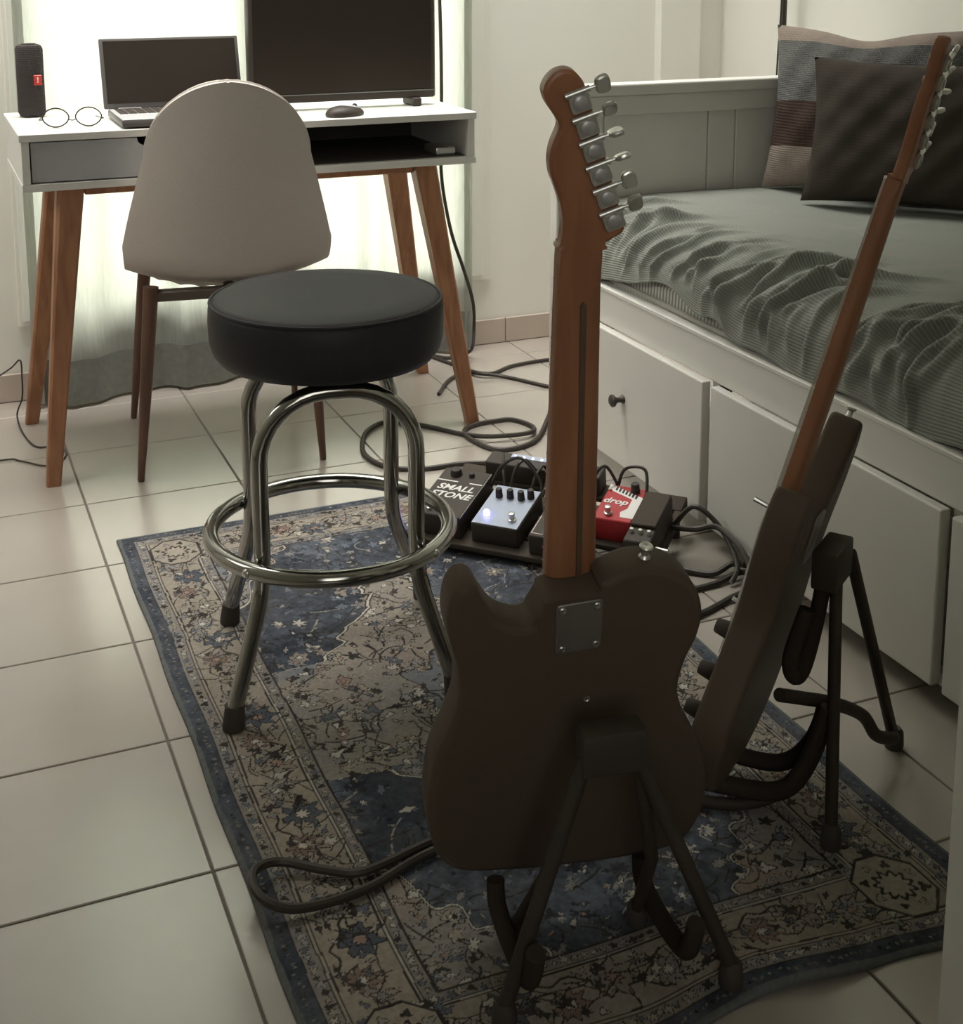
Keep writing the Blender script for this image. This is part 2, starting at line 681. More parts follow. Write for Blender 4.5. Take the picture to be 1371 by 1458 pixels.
# doubled hem along the bottom follows the folds
bm = bm_new()
hz = [.008, .03, .06, .09, .118, .120, .118]
hg = []
for j, z in enumerate(hz):
    row = []
    for i in range(nx):
        a_, b_ = grid_co[min(int(z / (zs[1] - zs[0])), nz - 2)][i], grid_co[min(int(z / (zs[1] - zs[0])), nz - 2) + 1][i]
        row.append(bm.verts.new((a_[0], a_[1] - (.0035 if j < 6 else -.001), z)))
    hg.append(row)
for j in range(len(hz) - 1):
    for i in range(nx - 1):
        bm.faces.new((hg[j][i], hg[j][i + 1], hg[j + 1][i + 1], hg[j + 1][i]))
obj('bottom_hem', bm, 'curtain_hem', cu)
for sgn, x in ((1, .25), (-1, 1.425)):
    bm = bm_new()
    row = []
    for j, z in enumerate(zs):
        i = 0 if sgn > 0 else nx - 1
        k = 3 if sgn > 0 else nx - 4
        a, b = grid[j][i] if False else None, None
        yy = 3.428 + .0
        t = (x - .25) / 1.175
        low = 1 - min(z / 1.2, 1)
        y = 3.418 - .085 * low * math.exp(-((x - .33) / .07) ** 2)
        row.append((bm.verts.new((x, y, z)), bm.verts.new((x + sgn * .022, y - .004, z)), bm.verts.new((x + sgn * .022, y + .006, z)), bm.verts.new((x, y + .006, z))))
    for a, b in zip(row, row[1:]):
        for k in range(4):
            bm.faces.new((a[k], a[(k + 1) % 4], b[(k + 1) % 4], b[k]))
    obj('side_hem', bm, 'curtain', cu)
rod = obj('curtain_rod', tb([(.12, 3.42, 2.3), (1.62, 3.42, 2.3)], .011, 12), 'curtain_rod', smooth=True)
tag(rod, 'plain metal curtain rod above the window', 'rod')
for x in (.16, 1.58):
    obj('bracket', tb([(x, 3.42, 2.3), (x, YB + .001, 2.3)], .007, 8), 'curtain_rod', rod)

# tall white cupboard whose side just enters the picture at the right
cb_ = thing('cupboard', 'tall white cupboard whose pale side panel fills the right foreground edge', 'cupboard', (1.05, .5, 0))
obj('side_panel', bx((.767, .22, 0), (.785, .80, 2.0), .0015), 'bed_white', cb_, smooth=False)
obj('side_panel', bx((1.30, .22, 0), (1.318, .80, 2.0), .0015), 'bed_white', cb_, smooth=False)
obj('back_panel', bx((.785, .785, 0), (1.30, .80, 2.0)), 'bed_white', cb_, smooth=False)
obj('top_panel', bx((.785, .22, 1.98), (1.30, .785, 2.0)), 'bed_white', cb_, smooth=False)
dr = obj('door', bx((.769, .20, .06), (1.316, .218, 1.995), .0015), 'bed_white', cb_, smooth=False)
obj('handle', tb(spline([(.82, .20, .95), (.82, .17, .96), (.82, .17, 1.1), (.82, .20, 1.11)], 4), .005, 8), 'steel', dr)
obj('plinth', bx((.785, .24, 0), (1.30, .26, .06)), 'bed_white', cb_, smooth=False)


# ---------------------------------------------------------------- rug
def build_rug():
    x0, x1, y0, y1 = .318, 1.142, 1.072, 2.537
    res = .0016
    nx, ny = int((x1 - x0) / res), int((y1 - y0) / res)
    U = np.linspace(0, x1 - x0, nx)[None, :].repeat(ny, 0)
    V = np.linspace(0, y1 - y0, ny)[:, None].repeat(nx, 1)
    Wd, Ln = x1 - x0, y1 - y0
    rs = np.random.RandomState(5)

    def noise(sc, oct=3, seed=0):
        r = np.random.RandomState(seed)
        out = np.zeros_like(U)
        amp = 1
        for o in range(oct):
            s = sc / 2 ** o
            gx, gy = int(Wd / s) + 3, int(Ln / s) + 3
            G = r.rand(gy, gx)
            fx, fy = U / s, V / s
            ix, iy = fx.astype(int), fy.astype(int)
            tx, ty = fx - ix, fy - iy
            tx, ty = tx * tx * (3 - 2 * tx), ty * ty * (3 - 2 * ty)
            out += amp * ((G[iy, ix] * (1 - tx) + G[iy, ix + 1] * tx) * (1 - ty) + (G[iy + 1, ix] * (1 - tx) + G[iy + 1, ix + 1] * tx) * ty)
            amp *= .5
        return out / (2 - .5 ** (oct - 1))
    beige = np.array((.37, .325, .265))
    navy = np.array((.042, .052, .070))
    blue = np.array((.118, .140, .172))
    grey = np.array((.33, .315, .30))
    dark = np.array((.035, .03, .027))
    cream = np.array((.60, .565, .49))
    rose = np.array((.34, .235, .19))
    n1 = noise(.12, 4, 1)
    n2 = noise(.012, 3, 2)
    wob = (noise(.04, 2, 3) - .5) * .006
    d = np.minimum(np.minimum(U, Wd - U), np.minimum(V, Ln - V))
    dw = d + wob * .5
    col = np.zeros((ny, nx, 3))
    # field: navy, worn to blue
    f = np.clip((n1 - .42) * 2.4 + (n2 - .5) * 1.6, 0, 1)[..., None]
    col[:] = navy * (1 - f) + blue * f
    # centre medallion: stepped outline that fills the field's middle, pendants at both ends
    cx, cy = Wd / 2, .715
    au, av = np.abs(U - cx + wob), np.abs(V - cy + wob)
    lim = np.interp(av, [0, .115, .125, .150, .158, .172, .205, .222, .250, .262, .285, .300, .325, .345, .352, .375, .395, .41],
                    [.30, .30, .272, .262, .175, .165, .125, .128, .110, .085, .072, .050, .052, .030, .048, .050, .020, -.05])
    lim = lim + .004 * np.sin(av * 150)
    lob = lim - au
    med = lob > 0
    f = np.clip((noise(.09, 4, 8) - .3) * 1.8, 0, 1)[..., None]
    mcol = beige * .86 * (1 - f) + grey * .82 * f
    bz = np.clip((noise(.10, 3, 10) - .55) * 6, 0, 1)[..., None]
    mcol = mcol * (1 - .6 * bz) + (blue * 1.25) * .6 * bz
    rz = np.clip((noise(.14, 3, 9) - .60) * 5, 0, 1)[..., None]
    mcol = mcol * (1 - .45 * rz) + rose * .45 * rz
    col = np.where(med[..., None], mcol, col)
    # beige corner spandrels
    fu, fv = np.minimum(U, Wd - U) - .15, np.minimum(V, Ln - V) - .15
    spd = .135 - (fu + fv * .62) + .012 * np.sin(np.arctan2(fv, fu) * 14)
    spn = spd > 0
    col = np.where(spn[..., None], mcol, col)
    # inner lobed rosette
    q = np.hypot(U - cx, (V - cy) * .8)
    th = np.arctan2(V - cy, U - cx)
    ql = .080 + .018 * np.cos(8 * th) - q
    col = np.where((ql > 0)[..., None], blue * .7 + grey * .35, col)
    col = np.where((np.abs(ql) < .0022)[..., None], dark, col)

    def motif(u, v, r, lobes, depth, rot, c, outline=.0021, asp=1.0):
        b = r * 1.5 + outline
        i0, i1 = max(int((u - b) / res), 0), min(int((u + b) / res) + 1, nx)
        j0, j1 = max(int((v - b) / res), 0), min(int((v + b) / res) + 1, ny)
        if i1 <= i0 or j1 <= j0:
            return
        uu, vv = U[j0:j1, i0:i1] - u, V[j0:j1, i0:i1] - v
        cr_, sr_ = math.cos(rot), math.sin(rot)
        a, b2 = uu * cr_ + vv * sr_, (-uu * sr_ + vv * cr_) * asp
        rr, tt = np.hypot(a, b2), np.arctan2(b2, a)
        rad = r * (1 + depth * np.cos(lobes * tt) + .35 * depth * np.cos((2 * lobes + 1) * tt + rot))
        s = col[j0:j1, i0:i1]
        s[rr < rad + outline] = dark
        s[rr < rad] = c
        if r > .011:
            s[rr < rad * .45] = dark
            s[rr < rad * .33] = cream if rs.rand() < .5 else rose

    def line(pts, w, c):
        pts = np.array(pts)
        for p in pts:
            i0, i1 = max(int((p[0] - w) / res), 0), min(int((p[0] + w) / res) + 2, nx)
            j0, j1 = max(int((p[1] - w) / res), 0), min(int((p[1] + w) / res) + 2, ny)
            if i1 <= i0 or j1 <= j0:
                continue
            m_ = np.hypot(U[j0:j1, i0:i1] - p[0], V[j0:j1, i0:i1] - p[1]) < w
            col[j0:j1, i0:i1][m_] = c

    def vine(u, v, ln, ang, w, c):
        pts = []
        k = rs.uniform(-30, 30)
        for s in np.arange(0, ln, .001):
            u += .001 * math.cos(ang)
            v += .001 * math.sin(ang)
            ang += .001 * k
            if rs.rand() < .02:
                k = rs.uniform(-70, 70)
            pts.append((u, v))
        line(pts, w, c)
    B0, B1 = .053, .127     # main border band
    F0 = .152               # field starts

    def pick(pal, p):
        return pal[rs.choice(len(pal), p=p)]
    for k in range(520):
        u, v = rs.uniform(F0, Wd - F0), rs.uniform(F0, Ln - F0)
        inm = med[int(v / res), int(u / res)] or spn[int(v / res), int(u / res)]
        vine(u, v, rs.uniform(.02, .07), rs.uniform(0, 6.3), rs.uniform(.0010, .0017), dark if inm or rs.rand() < .85 else cream * .6)
    for k in range(1900):
        u, v = rs.uniform(F0 - .01, Wd - F0 + .01), rs.uniform(F0 - .01, Ln - F0 + .01)
        inm = med[int(v / res), int(u / res)] or spn[int(v / res), int(u / res)]
        if not inm and rs.rand() < .2:
            continue
        c = pick([grey * .9, beige, cream * .9, blue, rose * .9, dark], [.22, .24, .15, .13, .05, .21]) if inm else pick([grey * .8, cream * .85, blue * 1.2, beige * .8, navy * .6, navy * 1.5], [.14, .10, .22, .08, .30, .16])
        motif(u, v, pick([.003, .0045, .007, .010, .014], [.32, .30, .22, .12, .04]), pick([3, 4, 5, 6, 8], [.2] * 5), rs.uniform(.2, .5), rs.uniform(0, 6.3), c, rs.uniform(.0018, .0030) if inm else .0013, rs.uniform(1, 2.6))
    e = np.abs(lob)
    on = lim > -.03
    es = np.abs(spd)
    col = np.where((es < .0034)[..., None], dark, col)
    col = np.where((es < .0017)[..., None], cream * .85, col)
    col = np.where(((e > .0022) & (e < .0052) & on)[..., None], dark, col)
    col = np.where((e < .0022)[..., None] & on[..., None], cream * .95, col)
    # bands, from the edge inwards
    bandf = np.clip((noise(.03, 3, 12) - .35) * 2, 0, 1)[..., None]
    bands = [(0, .007, np.array((.13, .14, .14)), None), (.007, .027, navy * .95, blue * .85), (.027, .0285, dark, None), (.0285, .046, grey * .75, beige * .8),
             (.046, .0478, dark, None), (.0478, .051, beige, None), (.051, .053, dark, None), (.053, B1, beige * .97, beige * .80), (B1, B1 + .0026, dark, None),
             (B1 + .0026, B1 + .0052, cream * .7, None), (B1 + .0052, B1 + .0066, dark, None), (B1 + .0066, B1 + .021, grey * .72, beige * .75), (B1 + .021, B1 + .0245, dark, None)]
    for a, b, c1, c2 in bands:
        m_ = (dw >= a) & (dw < b) if a > 0 else (dw < b)
        cc = c1 if c2 is None else c1 * (1 - bandf) + c2 * bandf
        col = np.where(m_[..., None], cc, col)
    # border ornament walks round the four sides
    sides = [((0, 0), (1, 0), Wd), ((Wd, 0), (0, 1), Ln), ((Wd, Ln), (-1, 0), Wd), ((0, Ln), (0, -1), Ln)]
    for (o, t, ln) in sides:
        nrm = (-t[1], t[0])

        def P(s, dd):
            return (o[0] + t[0] * s + nrm[0] * dd, o[1] + t[1] * s + nrm[1] * dd)
        mid, hw = (B0 + B1) / 2, (B1 - B0) / 2
        # angular vine: straight runs with cusps, as woven
        s = np.arange(.13, ln - .13, .0007)
        tri = np.abs(((s * 7.3) % 2) - 1) * 2 - 1
        line([P(a, mid + (hw - .012) * np.clip(q * 1.5, -1, 1) + .0035 * math.sin(a * 160)) for a, q in zip(s, tri)], .0016, dark)
        line([P(a, mid - (hw - .016) * np.clip(q * 1.2, -1, 1) + .004 * math.sin(a * 110)) for a, q in zip(s, tri)], .0010, dark)
        k = 0
        a = .15
        while a < ln - .14:
            u, v = P(a, mid + (.010 if k % 2 else -.008))
            motif(u, v, .022 if k % 2 else .017, 7 if k % 2 else 9, .26, rs.uniform(0, 6), [grey * .85, blue * .75, rose * .7, beige * .8][k % 4], .0028)
            for q in range(9):
                u, v = P(a + rs.uniform(-.04, .04), rs.uniform(B0 + .006, B1 - .006))
                motif(u, v, rs.uniform(.003, .008), rs.choice([3, 4, 5]), .42, rs.uniform(0, 6), [cream * .85, beige, grey * .8, dark, dark, blue][rs.randint(6)], .0020, rs.uniform(1, 2.8))
            for q in range(5):
                u, v = P(a + rs.uniform(-.03, .03), rs.uniform(B0 + .012, B1 - .012))
                vine(u, v, .032, rs.uniform(0, 6.3), .0011, dark)
            a += .062
            k += 1
        # guard stripes: small repeating blossoms, a scatter in the navy edge
        for dd, st, r in ((.0373, .0115, .0042), (B1 + .0138, .0125, .0042), (.017, .008, .0024)):
            for a in np.arange(.035, ln - .035, st):
                u, v = P(a + rs.uniform(-.002, .002), dd + rs.uniform(-.0025, .0025))
                motif(u, v, r * rs.uniform(.7, 1.25), rs.choice([3, 4, 5]), .35, rs.uniform(0, 6), [cream * .8, grey, blue, beige, dark][rs.randint(5)] * (1 if dd > .02 else .55), .0014 if dd > .02 else .0003, rs.uniform(1, 1.8))
    # corner cartouches with a toothed rosette
    for sx in (0, 1):
        for sy in (0, 1):
            u0 = .094 if sx == 0 else Wd - .104
            v0 = .100 if sy == 0 else Ln - .100
            du, dv = np.abs(U - u0), np.abs(V - v0)
            oct_ = np.maximum(np.maximum(du, dv * .85), (du + dv) * .66)
            col = np.where(((oct_ < .046))[..., None], beige * 1.0, col)
            col = np.where(((oct_ > .0425) & (oct_ < .046))[..., None], dark, col)
            rr, tt = np.hypot(U - u0, V - v0), np.arctan2(V - v0, U - u0)
            w_ = .019 + .0034 * np.cos(11 * tt)
            col = np.where((rr < w_ + .0045)[..., None], dark, col)
            col = np.where((rr < w_ - .0008)[..., None], beige * 1.1, col)
            for q in range(8):
                a = PI / 8 + q * PI / 4
                motif(u0 + .034 * math.cos(a), v0 + .036 * math.sin(a), rs.uniform(.003, .006), 3, .4, a, [grey, dark][q % 2], .0013)
    # wear
    wear = np.clip(noise(.006, 2, 20) * .5 + noise(.05, 3, 21) * .9 - .32, 0, 1)[..., None]
    col = col * (1 - .20 * wear) + np.array((.36, .33, .30)) * .20 * wear
    col *= (.86 + .28 * noise(.004, 1, 22))[..., None]
    # geometry: pile top, slightly wavy, plus a skirt
    lum = col.mean(2)
    near = np.exp(-(V / .12) ** 2)
    Zt = .0062 + .0005 * np.clip(lum * 3, 0, 1) + .001 * (noise(.1, 2, 30) - .5) + near * .010 * np.clip(np.sin(U * 17 - 1.2), 0, 1) * (U > .1)
    Zt -= .003 * np.exp(-d / .002)
    Yw = V + y0 + near * (.008 * np.sin(U * 14 + 1.0) + .004 * np.sin(U * 31))
    Xw = U + x0 + .0015 * np.sin(V * 19)
    co_ = np.stack([Xw, Yw, Zt], -1).reshape(-1, 3)
    idx = np.arange(nx * ny).reshape(ny, nx)
    ring = np.concatenate([idx[0, :], idx[1:, -1], idx[-1, -2::-1], idx[-2:0:-1, 0]])
    low = co_[ring].copy()
    low[:, 2] = np.maximum(low[:, 2] - .005, .0006)
    low_i = np.arange(len(ring)) + nx * ny
    fa = np.stack([idx[:-1, :-1], idx[:-1, 1:], idx[1:, 1:], idx[1:, :-1]], -1).reshape(-1, 4)
    nxt = np.roll(np.arange(len(ring)), -1)
    fb = np.stack([ring[nxt], ring, low_i, low_i[nxt]], -1)
    faces = np.concatenate([fa, fb])
    co_ = np.concatenate([co_, low])
    colv = np.concatenate([col.reshape(-1, 3), np.tile((.12, .13, .135), (len(ring), 1))])
    me = bpy.data.meshes.new('rug')
    me.vertices.add(len(co_))
    me.vertices.foreach_set('co', co_.ravel())
    me.loops.add(faces.size)
    me.loops.foreach_set('vertex_index', faces.ravel())
    me.polygons.add(len(faces))
    me.polygons.foreach_set('loop_start', np.arange(0, faces.size, 4))
    me.update(calc_edges=True)
    ca = me.color_attributes.new('pattern', 'FLOAT_COLOR', 'POINT')
    ca.data.foreach_set('color', np.concatenate([np.clip(colv * .92, 0, 1), np.ones((len(colv), 1))], 1).ravel())
    me.polygons.foreach_set('use_smooth', np.ones(len(faces), bool))
    m = mat('rug_pile', (.3, .3, .3), .95, spec=.08, bump=.5, bscale=900)
    N, L = nodes(m)
    at = N.new('ShaderNodeVertexColor')
    at.layer_name = 'pattern'
    p = N['Principled BSDF']
    L.new(at.outputs[0], p.inputs['Base Color'])
    o = link('rug', me, m)
    tag(o, 'worn blue and beige oriental rug with floral medallion on the tile floor', 'rug')


build_rug()


# ---------------------------------------------------------------- desk
DX0, DX1, DY0, DY1, DZ0, DZ1 = .211, 1.20, 2.862, 3.255, .633, .752
dk = thing('desk', 'white desk with a grey drawer, open compartment and splayed wooden legs', 'desk', (.7, 3.06, 0))
obj('desk_top', bx((DX0 - .004, DY0 - .004, DZ1 - .016), (DX1 + .004, DY1, DZ1), .0015), 'desk_white', dk, smooth=False)
obj('bottom_panel', bx((DX0 - .002, DY0, DZ0), (DX1 + .004, DY1, DZ0 + .016), .0015), 'desk_white', dk, smooth=False)
obj('side_panel', bx((DX0, DY0, DZ0 + .016), (DX0 + .016, DY1, DZ1 - .016), .001), 'desk_white', dk, smooth=False)
obj('side_panel', bx((DX1 - .016, DY0, DZ0 + .016), (DX1, DY1, DZ1 - .016), .001), 'desk_white', dk, smooth=False)
obj('divider', bx((.726, DY0 + .004, DZ0 + .016), (.742, DY1 - .016, DZ1 - .016)), 'desk_white', dk, smooth=False)
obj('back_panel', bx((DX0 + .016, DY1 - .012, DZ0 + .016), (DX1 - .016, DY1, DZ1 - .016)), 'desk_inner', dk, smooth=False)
for nm, lo, hi in (('compartment_dark_floor', (.742, DY0 + .02, DZ0 + .0155), (DX1 - .016, DY1 - .012, DZ0 + .018)),):
    obj(nm, bx(lo, hi), 'desk_inner', dk, smooth=False)  # thin dark sheet over the compartment floor
# drawer front with a half-round finger notch at its top right
bm = bm_new()
dx0, dx1, dz0, dz1 = DX0 + .019, .723, DZ0 + .019, DZ1 - .019
ol = [(dx0, dz0), (dx1, dz0), (dx1, dz1)]
cxn = dx0 + (dx1 - dx0) * .5
for k in range(13):
    a = k / 12 * PI
    ol.append((cxn + .035 * math.cos(a), dz1 - .020 * math.sin(a) ** .7 if 0 < k < 12 else dz1))
ol.append((dx0, dz1))
prism(bm, ol, [(0, 0), (0, .014)], frame((1, 0, 0), (0, 0, 1), (0, -1, 0), (0, DY0 + .018, 0)))
dwr = obj('drawer', bm, 'desk_grey', dk, smooth=False)
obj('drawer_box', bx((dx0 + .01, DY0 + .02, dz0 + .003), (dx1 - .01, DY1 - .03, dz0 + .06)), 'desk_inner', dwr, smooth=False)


def sq_leg(top, bot, s0, s1, name, m, parent, rot=0):
    """square tapered splayed leg with eased edges; top and bottom cut level"""
    bm = bm_new()
    rings = []
    for (c_, s) in ((top, s0), (bot, s1)):
        q = []
        e = s * .12
        for (a, b) in ((1, 1), (-1, 1), (-1, -1), (1, -1)):
            for (ea, eb) in (((0, -e), (-e, 0)) if a * b > 0 else ((-e, 0), (0, -e))):
                px, py = a * (s / 2 + ea), b * (s / 2 + eb)
                q.append(bm.verts.new((c_[0] + px * math.cos(rot) - py * math.sin(rot), c_[1] + px * math.sin(rot) + py * math.cos(rot), c_[2])))
        rings.append(q)
    n = len(rings[0])
    for i in range(n):
        bm.faces.new((rings[0][i], rings[0][(i + 1) % n], rings[1][(i + 1) % n], rings[1][i]))
    bm.faces.new(rings[0])
    bm.faces.new(rings[1][::-1])
    return obj(name, bm, m, parent, smooth=False)


LZ = DZ0
sq_leg((.312, 2.955, LZ), (.238, 2.880, 0), .056, .030, 'leg', 'desk_wood', dk)
sq_leg((.312, 3.17, LZ), (.232, 3.300, 0), .056, .030, 'leg', 'desk_wood', dk)
sq_leg((1.105, 2.955, LZ), (1.202, 2.885, 0), .054, .030, 'leg', 'desk_wood', dk)
sq_leg((1.105, 3.17, LZ), (1.232, 3.305, 0), .054, .030, 'leg', 'desk_wood', dk)
obj('apron', bx((.34, 2.94, LZ - .026), (1.08, 2.968, LZ), .002), 'desk_wood', dk, smooth=False)
obj('apron', bx((.34, 3.155, LZ - .026), (1.08, 3.183, LZ), .002), 'desk_wood', dk, smooth=False)
obj('apron', bx((.298, 2.98, LZ - .03), (.326, 3.145, LZ), .002), 'desk_wood', dk, smooth=False)
obj('apron', bx((1.091, 2.98, LZ - .03), (1.119, 3.145, LZ), .002), 'desk_wood', dk, smooth=False)

# monitor, front face to the chair
DT = DZ1
mo = thing('monitor', 'large black flat screen monitor standing on two feet on the desk', 'monitor', (.94, 3.05, DT))
MY = 3.035
obj('housing', bx((.722, MY, DT + .018), (1.169, MY + .035, DT + .30), .004, 2), 'black_plastic', mo)
obj('screen', bx((.731, MY - .0015, DT + .040), (1.160, MY + .002, DT + .292), .0005), 'screen', mo, smooth=False)
obj('bezel_strip', bx((.726, MY - .003, DT + .020), (1.166, MY + .001, DT + .036), .001), 'black_plastic', mo, smooth=False)
tl_ = obj('pale_line', bx((.726, MY - .0034, DT + .0355), (1.166, MY - .001, DT + .0375)), 'steel', mo, smooth=False)  # bright strip modelled in place of the highlight along the bezel
for x in (.80, 1.118):
    obj('foot', bx((x - .011, MY - .02, DT), (x + .011, MY + .055, DT + .02), .003), 'black_plastic', mo)
obj('side_trim', bx((1.169, MY + .004, DT + .02), (1.1715, MY + .03, DT + .295)), 'steel', mo, smooth=False)

# laptop
lp = thing('laptop', 'open dark laptop with its lid tilted back, at the desk left of the monitor', 'laptop', (.58, 2.98, DT))
lb = obj('base', bx((.412, 2.862, DT + .003), (.714, 3.072, DT + .019), .004, 2), 'laptop', lp)
obj('deck', bx((.414, 2.864, DT + .0185), (.712, 3.070, DT + .0200), .0006), 'laptop_deck', lb, smooth=False)
bm = bm_new()
for r_ in range(5):
    for k in range(14):
        x = .424 + k * .0195
        y = 2.962 + r_ * .0195
        box(bm, (x, y, DT + .0195), (x + .0172, y + .017, DT + .0212))
kb = obj('keys', bm, 'black_plastic', lb, smooth=False)
kb['kind'] = 'stuff'
obj('touchpad', bx((.51, 2.875, DT + .0198), (.61, 2.94, DT + .0203)), 'laptop', lb, smooth=False)
lm = Matrix.Translation((.559, 3.068, DT + .018)) @ Matrix.Rotation(R(1.5), 4, 'Z') @ Matrix.Rotation(R(-14), 4, 'X')
ld = obj('lid', bx((-.155, -.004, .002), (.155, .003, .158), .003, 2, lm), 'laptop', lp)
obj('screen', bx((-.147, -.0046, .013), (.147, -.0035, .152), 0, 1, lm), 'screen', ld, smooth=False)
for x in (-.10, .10):
    obj('hinge', tb([lm @ Vector((x - .025, 0, 0)), lm @ Vector((x + .025, 0, 0))], .005, 10), 'laptop', lp)

# portable speaker standing on end
sp = thing('portable_speaker', 'dark upright portable speaker with a small red badge on the desk corner', 'speaker', (.262, 3.165, DT))
f_ = frame((1, 0, 0), (0, 1, 0), (0, 0, 1), (.262, 3.165, DT))
obj('body', prism(bm_new(), rrect(.058, .056, .022, 5), [(.010, 0), (.003, .003), (0, .010), (0, .150), (.003, .157), (.010, .160)], f_), 'speaker_cloth', sp)
obj('end_cap', prism(bm_new(), rrect(.058, .056, .022, 5), [(.014, .159), (.014, .162)], f_), 'rubber', sp)
bg = obj('badge', bx((.2665, 3.1345, DT + .072), (.2835, 3.1375, DT + .094), .001), 'speaker_red', sp, smooth=False)
text('badge_mark', '!', .017, 'white_print', bg, frame((1, 0, 0), (0, 0, 1), (0, -1, 0), (.275, 3.1343, DT + .083)), bold=.0006)

# eyeglasses lying on the desk
gs = thing('eyeglasses', 'thin rimmed round eyeglasses resting on the desk by the speaker', 'glasses', (.33, 2.94, DT))
GA = Matrix.Translation((.322, 2.935, DT + .0015)) @ Matrix.Rotation(R(-3), 4, 'Z') @ Matrix.Rotation(R(-18), 4, 'X')
for sx in (-1, 1):
    pts = []
    for k in range(28):
        a = 2 * PI * k / 28
        pts.append(GA @ Vector((sx * .033 + .025 * math.cos(a) * (1 + .06 * math.cos(2 * a)), 0, .0205 + .0205 * math.sin(a) + (.0 if math.sin(a) > 0 else .001))))
    rim = obj('rim', tube(bm_new(), pts, .0014, 6, True), 'wire', gs)
    bm = bm_new()
    a = [bm.verts.new(GA @ (GA.inverted() @ p + Vector((0, .0004, 0)))) for p in pts]
    b = [bm.verts.new(GA @ (GA.inverted() @ p - Vector((0, .0004, 0)))) for p in pts]
    bm.faces.new(a)
    bm.faces.new(b[::-1])
    for k in range(28):
        bm.faces.new((a[k], b[k], b[(k + 1) % 28], a[(k + 1) % 28]))
    obj('lens', bm, 'glass', rim)
    obj('temple', tb(spline([GA @ Vector((sx * .058, 0, .017)), GA @ Vector((sx * .063, .004, .018)), GA @ Vector((sx * .064, .05, .026)), GA @ Vector((sx * .060, .10, .040)), GA @ Vector((sx * .057, .125, .046))], 5), .0013, 6), 'wire', gs)
obj('bridge', tb(spline([GA @ Vector((-.009, 0, .017)), GA @ Vector((0, -.002, .014)), GA @ Vector((.009, 0, .017))], 4), .0012, 6), 'wire', gs)

# mouse
ms = thing('computer_mouse', 'grey and black computer mouse on the desk before the monitor', 'mouse', (.905, 2.905, DT))
bm = bm_new()
bmesh.ops.create_uvsphere(bm, u_segments=24, v_segments=14, radius=1)
for v in bm.verts:
    x, y, z = v.co
    v.co = Vector((.905, 2.905, DT)) + Matrix.Rotation(R(22), 3, 'Z') @ Vector((x * .050, y * .030 * (1 - .12 * x), max(z, -.25) * .019 * (1 - .18 * x) + .0050))
obj('shell', bm, 'black_plastic', ms)
bm = bm_new()
bmesh.ops.create_uvsphere(bm, u_segments=20, v_segments=10, radius=1)
for v in bm.verts:
    x, y, z = v.co
    v.co = Vector((.905, 2.905, DT)) + Matrix.Rotation(R(22), 3, 'Z') @ Vector((x * .042 + .002, y * .021, max(z, 0) * .0180 + .0070))
obj('grip_panel', bm, 'desk_grey', ms)
obj('scroll_wheel', lt([(0, -.003), (.006, -.003), (.007, 0), (.006, .003), (0, .003)], 14, Matrix.Translation((.930, 2.915, DT + .0195)) @ Matrix.Rotation(R(22), 4, 'Z') @ Matrix.Rotation(PI / 2, 4, 'X')), 'rubber', ms)

# small box in the open compartment
hd = obj('hard_drive', bx((1.118, 2.895, DZ0 + .018), (1.166, 2.975, DZ0 + .036), .003, 2), 'silver')
tag(hd, 'small pale hard drive case inside the open desk compartment', 'hard drive')
obj('label_strip', bx((1.120, 2.8945, DZ0 + .022), (1.164, 2.8955, DZ0 + .032)), 'desk_white', hd, smooth=False)

# ---------------------------------------------------------------- chair
CX, CY, CA = .615, 2.81, R(-8)
CM = Matrix.Translation((CX, CY, 0)) @ Matrix.Rotation(CA, 4, 'Z')
ch = thing('dining_chair', 'pale upholstered shell chair with slim dark legs pulled up to the desk', 'chair', (CX, CY, 0))
prof = []            # (y, z, half width, side lift, side wrap)
for k in range(9):
    t = k / 8
    prof.append((.43 - .36 * t, .455 - .033 * t, .185 + .03 * math.sin(t * PI * .6) - .012 * t * t, .010 + .03 * t, 0))
prof[0] = (.435, .452, .165, .0, 0)
for k in range(1, 6):
    t = k / 5
    a = t * R(78)
    prof.append((.07 - .06 * math.sin(a) - .015 * t, .420 + .06 * (1 - math.cos(a)) + .01 * t, .209 + .006 * t, .042 - .012 * t, .035 * t))
zb, yb = prof[-1][1], prof[-1][0]
ZT = .858
for k in range(1, 31):
    t = 1 - (1 - k / 30) ** 1.7
    z = zb + (ZT - zb) * t
    w = .215 - .050 * max(0, min(1, (z - .47) / .23)) ** 1.1
    q = (z - .70) / (ZT - .70)
    if q > 0:
        w *= math.sqrt(max(1 - q * q, .0))
    prof.append((yb - .085 * t - .01 * math.sin(t * PI), z, max(w, .004), .03 * (1 - t) ** 2, (.035 + .018 * math.sin(t * PI)) * (w / .2) ** 2))
bm = bm_new()
nt = 22
rows = []
for (y, z, w, lift, wrap) in prof:
    row = []
    for k in range(nt + 1):
        t = -1 + 2 * k / nt
        row.append(bm.verts.new(CM @ Vector((t * w, y + wrap * t * t, z + lift * abs(t) ** 2.2))))
    rows.append(row)
for a, b in zip(rows, rows[1:]):
    for k in range(nt):
        bm.faces.new((a[k], a[k + 1], b[k + 1], b[k]))
sh = obj('shell', bm, 'chair_fabric', ch)
sm_ = sh.modifiers.new('solid', 'SOLIDIFY')
sm_.thickness = .032
sm_.offset = 0
bv = sh.modifiers.new('bev', 'BEVEL')
bv.width = .009
bv.segments = 3
bv.limit_method = 'ANGLE'
bv.angle_limit = R(50)
